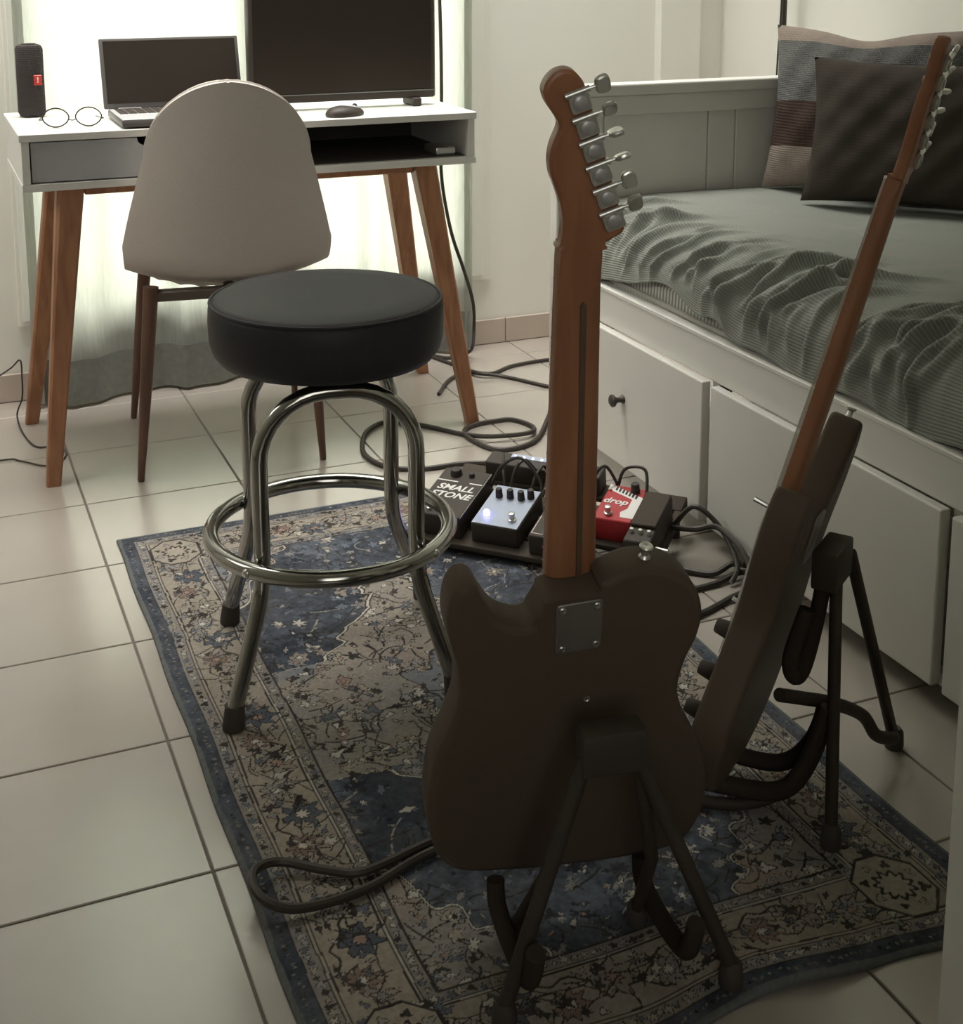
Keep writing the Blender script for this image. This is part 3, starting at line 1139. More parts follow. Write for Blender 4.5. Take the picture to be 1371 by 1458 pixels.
# piping round the edge
edge = [r_[0] for r_ in rows]
pp = []
for (y, z, w, lift, wrap) in prof:
    pp.append(CM @ Vector((-w, y + wrap, z + lift)))
pp2 = []
for (y, z, w, lift, wrap) in prof[::-1]:
    pp2.append(CM @ Vector((w, y + wrap, z + lift)))
obj('piping', tb(spline(pp[1:] + pp2[:-1], 2), .003, 6), 'chair_fabric', ch)
# scalloped stapled edge under the shell
sc_pts = []
for k in range(61):
    t = -1 + 2 * k / 60
    sc_pts.append(CM @ Vector((t * .19, .055 + .02 * t * t, .404 + .004 * abs(math.sin(k * .45)) + .04 * abs(t) ** 2.5)))
obj('fabric_edge', tb(sc_pts, .006, 6), 'chair_fabric', ch)
bm = bm_new()
box(bm, (-.165, -.005, .388), (.165, .025, .410), .003, 1, CM)
box(bm, (-.165, .34, .400), (.165, .365, .425), .003, 1, CM)
box(bm, (-.012, .02, .392), (.012, .35, .412), .003, 1, CM)
obj('underframe', bm, 'chair_metal', ch)
for (tx, ty, tz, fx, fy) in ((-.165, .005, .420, .413, 2.827), (.165, .005, .420, .806, 2.797), (-.165, .36, .436, .462, 3.235), (.165, .36, .436, .862, 3.235)):
    tp = CM @ Vector((tx, ty, tz))
    obj('leg', tb([tp, tp.lerp(Vector((fx, fy, 0)), .5), Vector((fx, fy, .006)), Vector((fx, fy, 0))], [.0165, .0135, .0075, .007], 12), 'chair_leg', ch)

# ---------------------------------------------------------------- stool
SX, SY = .568, 1.935
st = thing('bar_stool', 'round black padded stool on chrome legs with a foot ring on the rug', 'stool', (SX, SY, .0075))
T = Matrix.Translation((SX, SY, 0))
obj('cushion', lt([(0, .512), (.150, .512), (.163, .516), (.172, .528), (.1765, .545), (.1775, .575), (.1765, .594), (.172, .603), (.163, .6075), (.12, .611), (0, .6125)], 64, T), 'vinyl', st)
obj('piping', tube(bm_new(), [T @ Vector((.1735 * math.cos(2 * PI * k / 64), .1735 * math.sin(2 * PI * k / 64), .6025)) for k in range(64)], .0028, 8, True), 'vinyl', st)
obj('seat_plate', lt([(0, .497), (.10, .497), (.105, .500), (.105, .511), (0, .511)], 40, T), 'black_matte', st)
RR_, RZ = .184, .236
obj('foot_ring', tube(bm_new(), [T @ Vector((RR_ * math.cos(2 * PI * k / 72), RR_ * math.sin(2 * PI * k / 72), RZ)) for k in range(72)], .0125, 14, True), 'chrome', st)
feet = {'fl': (.380, 1.812), 'bl': (.446, 2.128), 'br': (.775, 2.085), 'fr': (.709, 1.769)}
knee = {}
for k, (fx, fy) in feet.items():
    d = Vector((fx - .5775, fy - 1.9485, 0)).normalized()
    knee[k] = Vector((SX, SY, 0)) + d * .1605
for a, b in (('fl', 'fr'), ('bl', 'br')):
    A, B = knee[a], knee[b]
    dv = (B - A).normalized()
    path = [Vector((feet[a][0], feet[a][1], .028))]
    path += [Vector((feet[a][0], feet[a][1], 0)).lerp(A, .82) + Vector((0, 0, .165)), A + Vector((0, 0, .225)), A + Vector((0, 0, .33))]
    path = spline(path, 5)[:-1]
    top = []
    r_ = .100
    for q in range(9):
        an = q / 8 * PI / 2
        top.append(A + dv * (r_ - r_ * math.cos(an)) + Vector((0, 0, .392 + r_ * math.sin(an))))
    top2 = []
    for q in range(9):
        an = PI / 2 - q / 8 * PI / 2
        top2.append(B - dv * (r_ - r_ * math.cos(an)) + Vector((0, 0, .392 + r_ * math.sin(an))))
    tail = [B + Vector((0, 0, .33)), B + Vector((0, 0, .225)), Vector((feet[b][0], feet[b][1], 0)).lerp(B, .82) + Vector((0, 0, .165)), Vector((feet[b][0], feet[b][1], .028))]
    tail = spline(tail, 5)
    obj('leg_hoop', tb(path + top + top2 + tail, .0125, 14), 'chrome', st)
for k, (fx, fy) in feet.items():
    d = Vector((fx - .5775, fy - 1.9485, 0)).normalized()
    B = Vector((fx, fy, .0075))
    obj('rubber_foot', tb([B, B + Vector((0, 0, .004)), B - d * .004 + Vector((0, 0, .034))], [.0165, .0168, .0145], 14), 'rubber', st)
    q = Vector((SX, SY, RZ)) + d * (RR_ + .0115)
    x_ = Vector((-d.y, d.x, 0))
    obj('rivet', lt([(0, .004), (.004, .0035), (.0062, .0015), (.007, 0), (.007, -.004), (0, -.004)], 14, frame(x_, (0, 0, 1), d, q)), 'steel', st)


# ---------------------------------------------------------------- guitars
HEAD = [(-0.0089, 0.5689), (-0.0184, 0.5669), (-0.0264, 0.5593), (-0.0299, 0.5493), (-0.0267, 0.5379), (-0.0203, 0.5276), (-0.0149, 0.5186), (-0.0145, 0.5115), (-0.0204, 0.4964), (-0.0229, 0.4808), (-0.0212, 0.4661), (-0.0168, 0.454), (-0.0123, 0.4402), (-0.0091, 0.425), (-0.008, 0.4098), (-0.0098, 0.3948), (-0.0108, 0.387), (0.0334, 0.3835), (0.0346, 0.3895), (0.0416, 0.3935), (0.0512, 0.399), (0.0531, 0.406), (0.0493, 0.4201), (0.0315, .48), (0.0138, 0.54), (0.0086, 0.5544), (0.005, 0.5602), (-0.0007, 0.5662)]
TUN = [(0.0039, 0.5378), (0.0116, 0.5130), (0.0186, 0.4891), (0.0258, 0.4643), (0.0334, 0.4399), (0.0408, 0.4153)]


def guitar_neck(par, du, dv, heel_v, wood_m='maple'):
    """one-piece neck with a round back, headstock, tuners; u,v offsets put the nut where it belongs"""
    ZB, ZF = -.033, -.0535
    bm = bm_new()
    rings = []
    ns = 26
    for k in range(ns + 1):
        t = k / ns
        v = heel_v + (.3915 - heel_v) * t
        tt = (v - .388) / (-.03 - .388)
        cu_ = .01145 + (.01145 - .01145) * tt
        w = .0222 + (.029 - .0222) * tt - .0045 * max(0, (v - .388) / .022)
        q = []
        dep = (ZB + .0015 * (1 - abs(1 - 2 * t)))
        for j in range(11):
            a = PI * j / 10
            q.append(bm.verts.new((du + cu_ + w * math.cos(a), dv + v, (ZF + .008) + (dep - ZF - .008) * math.sin(a) ** (.75 - .65 * min(1, max(0, (v - .345) / .04))))))
        q.append(bm.verts.new((du + cu_ - w * .985, dv + v, ZF)))
        q.append(bm.verts.new((du + cu_ + w * .985, dv + v, ZF)))
        rings.append(q)
    n = len(rings[0])
    for A, B in zip(rings, rings[1:]):
        for i in range(n):
            bm.faces.new((A[i], A[(i + 1) % n], B[(i + 1) % n], B[i]))
    bm.faces.new(rings[0])
    bm.faces.new(rings[-1][::-1])
    nk = obj('neck', bm, wood_m, par)
    ol = spline([(a, b, 0) for a, b in HEAD], 4, True)
    hs = obj('headstock', prism(bm_new(), [(p.x + du, p.y + dv) for p in ol], [(.0012, -.0485), (0, -.047), (0, -.0355), (.0022, -.0335), (.004, -.033)], None, lambda p: .03 if p.y - dv < .3895 else 1), wood_m, par)
    # fret ends and fingerboard edge
    for f in range(1, 20):
        v = .385 - .648 * (1 - 2 ** (-f / 12))
        if v < heel_v + .01:
            break
        tt = (v - .388) / (-.03 - .388)
        w = .0222 + (.029 - .0222) * tt
        obj('fret', bx((du + .01145 - w, dv + v - .001, ZF - .0012), (du + .01145 + w, dv + v + .001, ZF + .0006)), 'steel', par, smooth=False)
    obj('nut', bx((du - .0112, dv + .384, ZF - .003), (du + .034, dv + .388, ZF + .001), .0008), 'white_print', par, smooth=False)
    # strings in front
    for k in range(6):
        s = -1 + 2 * k / 5
        obj('string', tb([(du + .01145 + s * .017, dv + .386, ZF - .003), (du + .01145 + s * .026, dv - .262, ZF - .008)], .0005, 5), 'steel', par)
    # tuners: each a part with its pieces
    e = (Vector(TUN[5]) - Vector(TUN[0])).normalized()
    o2 = Vector((-e.y, e.x))
    if o2.x < 0:
        o2 = -o2
    X3, Y3 = Vector((o2.x, o2.y, 0)), Vector((-e.x, -e.y, 0))
    for k, (u, v) in enumerate(TUN):
        F = frame(X3, Y3, (0, 0, 1), (u + du, v + dv, -.033))
        tn = obj('tuner', prism(bm_new(), rrect(.0205, .0185, .003, 3), [(0, 0), (0, .0045), (.0012, .0056)], F), 'silver', par)
        obj('gear_cover', lt([(.0080, .0056), (.0078, .0050), (.0074, .0050), (.0072, .0064), (.0064, .0070), (0, .0076)], 20, F), 'gear', tn)
        bm = bm_new()
        tube(bm, [F @ Vector((-.0125, .0105, .0035)), F @ Vector((.012, .0105, .0035))], .0033, 10)
        tube(bm, [F @ Vector((.012, .0105, .0035)), F @ Vector((.0195, .0105, .0035))], .0017, 8)
        obj('worm_shaft', bm, 'silver', tn)
        rot = [15, 35, 82, 70, 5, 20][k]
        Fb = F @ Matrix.Translation((.0235, .0100, .0035)) @ Matrix.Rotation(R(rot), 4, 'X')
        bo = [(-.0055, -.004), (-.003, -.0075), (.003, -.0085), (.0065, -.0065), (.0075, 0), (.0065, .0065), (.003, .0085), (-.003, .0075), (-.0055, .004)]
        bo = [(p.x * 1.15, p.y * 1.2) for p in spline([(a, b, 0) for a, b in bo], 3, True)]
        obj('button', prism(bm_new(), bo, [(.002, -.0028), (.0004, -.0018), (0, 0), (.0004, .0018), (.002, .0028)], Fb), 'silver', tn)
        bm = bm_new()
        lathe(bm, [(0, -.013), (.0045, -.013), (.0045, -.001), (0, -.001)], 14, frame(X3, Y3, (0, 0, 1), (u + du, v + dv, -.040)))
        obj('post', bm, 'silver', tn)
    return nk


BODY_RINGS = [(.0085, -.0450), (.0035, -.0440), (.0010, -.0415), (0, -.0380), (0, -.0075), (.0010, -.0040), (.0035, -.0012), (.0085, 0)]

# first guitar: single cutaway body seen from the back
g1u, g1v = Vector((.984, -.169, .056)), Vector((-.091, -.21, .973))
g1v = (g1v - g1u * g1v.dot(g1u) / g1u.length_squared).normalized()
g1u.normalize()
g1n = g1u.cross(g1v)
G1 = thing('electric_guitar', 'black single cutaway electric guitar seen from behind, nearest the camera on the rug', 'guitar', (.609, 1.191, .454), rotm=Matrix((g1u, g1v, g1n)).transposed())
B1 = [(0.0286, -0.0011), (0.0329, 0.0082), (0.0651, 0.0193), (0.0981, 0.0166), (0.1268, -0.0009), (0.1436, -0.0248), (0.1511, -0.0539), (0.1468, -0.0869), (0.1348, -0.1187), (0.1288, -0.1574), (0.1386, -0.1954), (0.1594, -0.2421), (0.1714, -0.2933), (0.1717, -0.3373), (0.1609, -0.3737), (0.1393, -0.3962), (0.0851, -0.4007), (-0.0012, -0.3925), (-0.0852, -0.3778), (-0.1262, -0.3641), (-0.1485, -0.336), (-0.1565, -0.2888), (-0.1566, -0.2469), (-0.1495, -0.1976), (-0.1335, -0.1566), (-0.1224, -0.12), (-0.122, -0.077), (-0.1292, -0.0426), (-0.1333, -0.0095), (-0.1278, 0.021), (-0.1152, 0.0337), (-0.102, 0.0284), (-0.0924, 0.0076), (-0.0781, -0.0163), (-0.0591, -0.0304), (-0.0415, -0.0313), (-0.0296, -0.0143), (-.0225, -.003)]
ol = [(p.x, p.y) for p in spline([(a, b, 0) for a, b in B1], 4, True)]
obj('body', prism(bm_new(), ol, BODY_RINGS, None, lambda p: .06 if (p.y > -.034 and -.040 < p.x < .036) else 1), 'black', G1)
guitar_neck(G1, 0, 0, -.06)
obj('skunk_stripe', prism(bm_new(), [(.0105, .326), (.0135, .330), (.0165, .326), (.0205, -.015), (.0145, -.015)], [(0, -.0345), (0, -.0305), (.0006, -.0300)]), 'walnut', G1, smooth=False)
pl = obj('neck_plate', prism(bm_new(), rrect(.0515, .065, .005, 4, .0088, -.0405), [(0, -.001), (0, .0016), (.0012, .0024)]), 'plate', G1)
for sx in (-1, 1):
    for sy in (-1, 1):
        obj('screw', lt([(.0042, .0022), (.0042, .0034), (.003, .0042), (.0012, .0036), (0, .0036)], 14, Matrix.Translation((.0088 + sx * .0190, -.0405 + sy * .0255, 0))), 'steel', pl)
obj('string_ferrule', lt([(.0042, -.001), (.0042, .001), (.003, .0016), (.0018, .0006), (0, .0006)], 14, Matrix.Translation((.0204, -.1429, 0))), 'steel', G1)


def strap_button(par, p, d):
    d = Vector(d).normalized()
    z_ = Vector((0, 0, 1))
    y_ = d.cross(z_).normalized()
    x_ = y_.cross(d)
    obj('strap_button', lt([(0, -.001), (.0075, -.001), (.0072, .001), (.0042, .004), (.0042, .009), (.0075, .0125), (.0078, .014), (.0068, .0152), (.0035, .0155), (.002, .0145), (0, .0145)], 18, frame(x_, y_, d, p)), 'silver', par)


strap_button(G1, (.0873, .018, -.0215), (.12, 1, 0))
strap_button(G1, (.01, -.397, -.0225), (0, -1, 0))
obj('pickguard', prism(bm_new(), [(-.09, -.06), (.075, -.02), (.085, -.10), (.06, -.20), (-.06, -.20)], [(0, -.0475), (0, -.0449)]), 'black_plastic', G1, smooth=False)
obj('bridge', bx((-.028, -.30, -.055), (.05, -.215, -.045), .002), 'steel', G1)
for v in (-.19, -.24, -.29):
    obj('knob', lt([(0, -.063), (.0085, -.063), (.0095, -.061), (.0095, -.047), (.011, -.045), (0, -.045)], 18, Matrix.Translation((-.11, v, 0))), 'steel', G1)

# second guitar: double cutaway, seen almost edge-on
g2v = Vector((.264, -.089, .960)).normalized()
g2u = Vector((.739, .658, -.143))
g2u = (g2u - g2v * g2u.dot(g2v)).normalized()
g2n = g2u.cross(g2v)
G2 = thing('electric_guitar', 'black double cutaway electric guitar seen edge-on in front of the daybed', 'guitar', (.938, 1.367, .064), rotm=Matrix((g2u, g2v, g2n)).transposed())
B2 = [(0, 0), (.07, .006), (.125, .035), (.156, .09), (.156, .155), (.132, .22), (.120, .27), (.128, .32), (.148, .37), (.157, .415), (.150, .452), (.135, .467), (.117, .460), (.095, .430), (.070, .395), (.045, .375), (.030, .366), (-.028, .362), (-.045, .348), (-.065, .342), (-.085, .356), (-.103, .388), (-.120, .415), (-.136, .412), (-.147, .385), (-.142, .33), (-.126, .28), (-.122, .24), (-.136, .20), (-.156, .15), (-.166, .10), (-.146, .045), (-.09, .010)]
ol = [(p.x, p.y) for p in spline([(a, b, 0) for a, b in B2], 4, True)]
obj('body', prism(bm_new(), ol, BODY_RINGS), 'black', G2)
guitar_neck(G2, -.0115, .412, -.085)
obj('neck_plate', prism(bm_new(), rrect(.0515, .065, .005, 4, 0, .335), [(0, -.001), (0, .0016), (.0012, .0024)]), 'plate', G2)
strap_button(G2, (.138, .464, -.0225), (.35, 1, 0))
strap_button(G2, (0, .002, -.0225), (0, -1, 0))
obj('pickguard', prism(bm_new(), [(-.085, .36), (-.10, .39), (-.115, .40), (-.135, .37), (-.125, .30), (-.11, .25), (-.11, .13), (-.07, .09), (-.01, .16), (.06, .20), (.10, .28), (.05, .35)], [(0, -.0475), (0, -.0449)]), 'white_print', G2, smooth=False)
for (u, v) in ((-.078, .205), (-.098, .155), (-.105, .105)):
    obj('knob', lt([(0, -.068), (.008, -.068), (.0095, -.066), (.0115, -.050), (.0115, -.047), (0, -.047)], 18, Matrix.Translation((u, v, 0))), 'black_plastic', G2)
obj('bridge', bx((-.04, .145, -.058), (.04, .19, -.047), .002), 'steel', G2)
obj('selector_switch', tb([(-.055, .235, -.047), (-.058, .238, -.062)], [.0022, .003], 8), 'white_print', G2)
obj('toggle_switch', tb([(-.118, .385, -.045), (-.120, .388, -.066)], [.0028, .0032], 8), 'steel', G2)


# ---------------------------------------------------------------- guitar stands (folding, tubular)
def foam_arm(par, pts, r=.012):
    obj('foam_arm', tb(spline(pts, 6), r, 12), 'foam', par)


# stand of the edge-on guitar
s2 = thing('guitar_stand', 'black tubular folding stand holding the edge-on guitar by the daybed', 'stand', (1.04, 1.33, 0), 'folding guitar stands')
blk = frame((.81, .586, 0), (-.584, .811, 0), (0, 0, 1), (1.066, 1.342, .345))
obj('pivot_block', bx((-.045, -.016, -.026), (.028, .018, .026), .004, 2, blk), 'stand', s2)
obj('leg', tb([(1.060, 1.330, .33), (1.012, 1.256, .014)], .0082, 12), 'stand', s2)
obj('leg', tb([(1.098, 1.352, .345), (1.236, 1.408, .014)], .0082, 12), 'stand', s2)
obj('front_leg', tb(spline([(1.032, 1.300, .17), (1.005, 1.325, .06), (.96, 1.355, .020), (.90, 1.39, .016), (.84, 1.425, .020)], 6), .0082, 12), 'stand', s2)
for p in ((1.012, 1.256), (1.238, 1.409), (.84, 1.425)):
    z0_ = .0075 if p[0] < 1.142 else 0
    obj('rubber_foot', lt([(0, 0), (.013, 0), (.0138, .006), (.0125, .024), (.0085, .03), (0, .03)], 16, Matrix.Translation((p[0], p[1], z0_))), 'rubber', s2)
obj('cradle_tube', tb(spline([(1.236, 1.408, .018), (1.205, 1.376, .040), (1.168, 1.366, .060), (1.140, 1.362, .098), (1.075, 1.341, .142), (1.02, 1.336, .165), (.973, 1.322, .188)], 7), .0088, 12), 'stand', s2)
foam_arm(s2, [(1.045, 1.335, .325), (1.040, 1.345, .25), (1.020, 1.338, .205), (1.004, 1.335, .200), (1.000, 1.338, .225), (1.020, 1.334, .29)], .0105)
foam_arm(s2, [(1.060, 1.336, .15), (1.03, 1.325, .09), (.995, 1.335, .042), (.94, 1.375, .037), (.89, 1.435, .038), (.878, 1.447, .068)], .0125)
foam_arm(s2, [(1.060, 1.336, .15), (1.055, 1.36, .08), (1.025, 1.39, .040), (.975, 1.455, .037), (.966, 1.467, .068)], .0115)

# stand of the front guitar
s1 = thing('guitar_stand', 'black tubular folding stand under the nearest guitar on the rug', 'stand', (.63, 1.19, .0075), 'folding guitar stands')
b1 = frame((.987, -.157, 0), (.157, .987, 0), (0, 0, 1), (.628, 1.135, .31))
obj('pivot_block', bx((-.035, -.016, -.024), (.035, .016, .024), .004, 2, b1), 'stand', s1)
for (tx, fx, fy) in ((-.028, .515, 1.150), (.028, .767, 1.108)):
    top_ = b1 @ Vector((tx, 0, -.01))
    obj('leg', tb([top_, (fx, fy, .03)], .0088, 12), 'stand', s1)
    obj('rubber_foot', lt([(0, 0), (.013, 0), (.0138, .006), (.0125, .024), (.0085, .03), (0, .03)], 16, Matrix.Translation((fx, fy, .0075))), 'rubber', s1)
for sx in (-1, 1):
    a = b1 @ Vector((sx * .03, 0, -.012))
    mid = b1 @ Vector((sx * .060, .03, -.16))
    obj('front_leg', tb([a, mid, (b1 @ Vector((sx * .075, .11, 0))) * 1 - Vector((0, 0, .285))], .0075, 12), 'stand', s1)
    fa = [b1 @ Vector((sx * .088, -.03, -.20)), b1 @ Vector((sx * .088, -.005, -.250)), b1 @ Vector((sx * .088, .065, -.266)), b1 @ Vector((sx * .088, .125, -.262)), b1 @ Vector((sx * .088, .135, -.235))]
    foam_arm(s1, fa, .0105)
    q = (b1 @ Vector((sx * .075, .11, 0)))
    obj('rubber_foot', lt([(0, 0), (.012, 0), (.0128, .006), (.0115, .022), (.008, .028), (0, .028)], 16, Matrix.Translation((q.x, q.y, .0075))), 'rubber', s1)

# ---------------------------------------------------------------- pedalboard and pedals
pa = Vector((.70, -.714, 0)).normalized()     # along the board, left to right
pb_ = Vector((.714, .70, 0)).normalized()     # to the back of the board
TILT = R(10)
pt = (pb_ * math.cos(TILT) + Vector((0, 0, 1)) * math.sin(TILT)).normalized()
pn = pa.cross(pt)
A0, A1, BF = -1.055, -.588, 2.185
PBO = pa * A0 + pb_ * BF + Vector((0, 0, .030))
PF = frame(pa, pt, pn, PBO)      # board frame: x along, y back, z up from the board top
LB, DB = A1 - A0, .275
pbd = thing('pedalboard', 'black metal pedalboard frame carrying effect pedals at the rug edge', 'pedalboard', tuple(PBO + pa * LB / 2 + Vector((0, 0, -.03))))
for y in (0, .075, .15, .225):
    obj('rail', bx((0, y, -.012), (LB, y + .05, 0), .003, 2, PF), 'black_matte', pbd)
for x in (0, LB - .014):
    obj('side_bar', bx((x, .0, -.022), (x + .014, DB, -.002), .003, 2, PF), 'black_matte', pbd)
obj('rail_edge', bx((.27, -.001, -.004), (LB - .03, .004, .0012), .0008, 1, PF), 'steel', pbd)
for x in (.02, LB - .02):
    for y in (.02, DB - .02):
        p = PF @ Vector((x, y, -.012))
        on = .0075 if (p.x < 1.142) else 0
        obj('foot', tb([(p.x, p.y, on), (p.x, p.y, p.z)], [.011, .009], 12), 'rubber', pbd)


def pedal(name, label, cx, cy, w, h, t, m, rot=0, z=0, slope=0):
    F = PF @ Matrix.Translation((cx, cy, z + .0005)) @ Matrix.Rotation(R(rot), 4, 'Z')
    o = thing(name, label, 'effect pedal', tuple(F.translation))
    obj('enclosure', prism(bm_new(), rrect(w, h, .004, 3), [(.001, 0), (0, .002), (0, t - .003), (.001, t - .001), (.003, t)], F), m, o)
    return o, F


def footswitch(o, F, x, y, t):
    obj('footswitch', lt([(0, 0), (.008, 0), (.008, .003), (.0055, .004), (.0055, .010), (.0062, .011), (.006, .015), (.004, .016), (0, .016)], 16, F @ Matrix.Translation((x, y, t))), 'silver', o)


def pknob(o, F, x, y, t, r=.007, h=.014, m='black_plastic'):
    obj('knob', lt([(0, h), (r * .75, h), (r * .85, h - .001), (r, 0), (0, 0)], 16, F @ Matrix.Translation((x, y, t))), m, o)


# large phaser box at the left end
o, F = pedal('phaser_pedal', 'big dark phaser pedal lettered SMALL STONE at the pedalboard left end', .052, .098, .098, .165, .045, 'black_plastic')
text('lettering', 'SMALL\nSTONE', .026, 'white_print', o, F @ Matrix.Translation((.0, .0, .0452)), shear=.25, bold=.0006)
obj('print_line', bx((-.046, .034, .0448), (-.004, .037, .0455), 0, 1, F), 'white_print', o, smooth=False)
obj('print_line', bx((.020, .034, .0448), (.046, .037, .0455), 0, 1, F), 'white_print', o, smooth=False)
obj('print_line', bx((-.046, -.048, .0448), (-.010, -.045, .0455), 0, 1, F), 'white_print', o, smooth=False)
obj('edge_trim', bx((.0475, -.080, .0425), (.0495, .080, .0450), .0005, 1, F), 'steel', o, smooth=False)
pknob(o, F, -.018, .060, .045, .012, .013)
pknob(o, F, .015, .060, .045, .006, .008)
footswitch(o, F, -.02, -.062, .045)
# blue-grey pedal with a lit blue lamp
o, F = pedal('overdrive_pedal', 'blue grey metal pedal with a glowing blue lamp and four knobs', .168, .085, .094, .135, .040, 'black_plastic')
obj('face_plate', bx((-.045, -.066, .0395), (.045, .066, .0412), .0006, 1, F), 'metal_blue', o, smooth=False)
for x, y in ((-.026, .028), (-.004, .030), (.018, .030), (.034, .040)):
    pknob(o, F, x, y, .041, .0072, .018)
lj = obj('lamp_jewel', lt([(0, 0), (.0062, 0), (.0062, .006), (.005, .009), (.0025, .011), (0, .0115)], 16, F @ Matrix.Translation((-.026, -.036, .041))), 'led_blue', o)
footswitch(o, F, .026, -.040, .041)
# pedal half hidden by the guitar neck
o, F = pedal('tuner_pedal', 'dark pedal with pale edge trim, half hidden behind the guitar neck', .275, .075, .075, .13, .040, 'black_plastic')
for x0_, y0_, x1_, y1_ in ((-.034, -.058, -.032, .0), (-.034, -.058, .034, -.056)):
    obj('pale_line', bx((x0_, y0_, .0398), (x1_, y1_, .0408), 0, 1, F), 'pink_trim', o, smooth=False)
pknob(o, F, -.015, .04, .040)
pknob(o, F, .015, .04, .040)
footswitch(o, F, 0, -.03, .040)
# red pedal reading drop
o, F = pedal('pitch_pedal', 'red and white pedal lettered drop near the right end of the pedalboard', .3715, .150, .074, .118, .045, 'red', rot=0)
DZ = [(0, .0448), (0, .0456)]
obj('white_panel', prism(bm_new(), [(-.036, .058), (-.036, .040), (.018, .016), (.018, -.016), (.008, -.030), (.012, -.046), (.036, -.046), (.036, .026)], DZ, F), 'white_print', o, smooth=False)
for k in range(7):
    x_, y_ = -.022 + k * .0072, .0415 - k * .0032
    obj('scale_mark', prism(bm_new(), [(x_, y_ - .002), (x_ + .0042, y_ - .004), (x_ + .0042, y_ + .009), (x_, y_ + .011)], [(0, .0450), (0, .0459)], F), 'dark_print', o, smooth=False)
text('lettering', 'drop', .024, 'white_print', o, F @ Matrix.Translation((-.010, .002, .0456)), shear=.2, bold=.0006)
pknob(o, F, .016, .044, .0455, .009, .018)
obj('indicator', lt([(0, .003), (.002, .002), (.003, 0), (0, 0)], 10, F @ Matrix.Translation((-.030, .036, .0455))), 'speaker_red', o)
footswitch(o, F, -.012, -.040, .0455)
# long black pedal at the right end
o, F = pedal('volume_pedal', 'plain black pedal with small silver knobs at the pedalboard right end', .436, .110, .050, .16, .050, 'black_plastic')
for x in (-.016, 0, .016):
    pknob(o, F, x, -.052, .050, .0045, .008, 'silver')
obj('jack', tb([F @ Vector((.027, -.05, .02)), F @ Vector((.05, -.052, .02))], [.006, .005], 10), 'steel', o)
obj('rocker_plate', bx((-.024, -.035, .050), (.024, .075, .057), .002, 1, F), 'black_matte', o)
# power supply along the back with a row of blue lamps
o, F = pedal('power_supply', 'black power supply bar with a row of blue lamps behind the pedals', .185, .250, .24, .046, .040, 'black_plastic')
o['category'] = 'power supply'
obj('lamp_strip', bx((-.075, .006, .0395), (.075, .020, .0408), .0004, 1, F), 'metal_blue', o, smooth=False)
for k in range(8):
    obj('lamp', lt([(0, .0035), (.0018, .003), (.0028, 0), (0, 0)], 10, F @ Matrix.Translation((-.066 + k * .0188, .0095, .0406))), 'led_white', o)
# short patch leads between the pedals
leads = [((.10, .24, .03), (.115, .21, .075), (.13, .17, .06), (.14, .15, .03)),
         ((.175, .232, .03), (.165, .20, .075), (.155, .17, .07), (.15, .15, .035)),
         ((.20, .232, .03), (.20, .205, .065), (.195, .175, .06), (.19, .152, .03)),
         ((.222, .232, .03), (.225, .205, .065), (.22, .18, .06), (.215, .152, .03)),
         ((.105, .16, .03), (.125, .175, .07), (.165, .18, .09), (.205, .17, .05), (.21, .152, .025)),
         ((.30, .14, .02), (.305, .19, .06), (.325, .205, .085), (.345, .21, .05), (.35, .21, .02)),
         ((.345, .215, .03), (.36, .22, .075), (.40, .22, .08), (.41, .19, .04))]
ll = ['short black patch lead arching over the phaser pedal edge', 'short black patch lead left of the blue lamp pedal knobs', 'short black patch lead behind the middle blue pedal knobs', 'short black patch lead behind the right blue pedal knobs', 'black patch lead looping from the phaser to the blue pedal', 'black patch lead arching beside the guitar neck on the pedalboard', 'black patch lead arching over the red drop pedal']
for q, lb_ in zip(leads, ll):
    tag(obj('patch_lead', tb(spline([PF @ Vector(p) for p in q], 6), .0032, 8), 'cable'), lb_, 'cable', 'patch leads on the pedalboard')

# ---------------------------------------------------------------- cables on the floor
def cable(name, pts, r, label, group=None, n=6):
    tag(obj(name, tb(spline(pts, n), r, 8), 'cable'), label, 'cable', group)


def fl(pts, z):
    return [(p[0], p[1], p[2] if len(p) > 2 else z) for p in pts]


CB = 'black cables lying on the floor'
cable('instrument_cable', fl([(1.433, 2.917), (1.380, 2.835), (1.28, 2.701), (1.184, 2.684), (1.152, 2.767), (1.160, 2.83), (1.20, 2.857), (1.245, 2.862), (1.294, 2.855), (1.318, 2.791), (1.283, 2.739, .012), (1.194, 2.747, .014), (1.149, 2.806), (1.08, 2.903), (1.011, 2.958), (.941, 2.905), (.897, 2.782), (.917, 2.687), (.984, 2.646), (1.071, 2.640), (1.13, 2.62), (1.15, 2.56, .02), (1.13, 2.47, .05)], .0055), .0055, 'black cable coiled in loops on the tiles behind the pedalboard', CB)
cable('power_cable', fl([(1.20, 3.10), (1.27, 3.199), (1.335, 3.236), (1.393, 3.205), (1.473, 3.245), (1.598, 3.254), (1.66, 3.20), (1.60, 3.16), (1.70, 3.05)], .005), .005, 'black cable forking along the tiles near the window wall', CB)
cable('power_cable', [(1.276, 3.275, 1.0), (1.279, 3.275, .88), (1.28, 3.275, .735), (1.277, 3.275, .624), (1.283, 3.28, .512), (1.312, 3.29, .378), (1.352, 3.30, .269), (1.378, 3.30, .179), (1.385, 3.31, .10), (1.40, 3.36, .03), (1.385, 3.39, .006), (1.334, 3.380, .005), (1.297, 3.425, .005), (1.332, 3.304, .005), (1.352, 3.203, .012), (1.415, 3.163, .005), (1.491, 3.035, .005), (1.56, 2.95, .005)], .0048, 'black cable dropping behind the desk right side to the floor', CB)
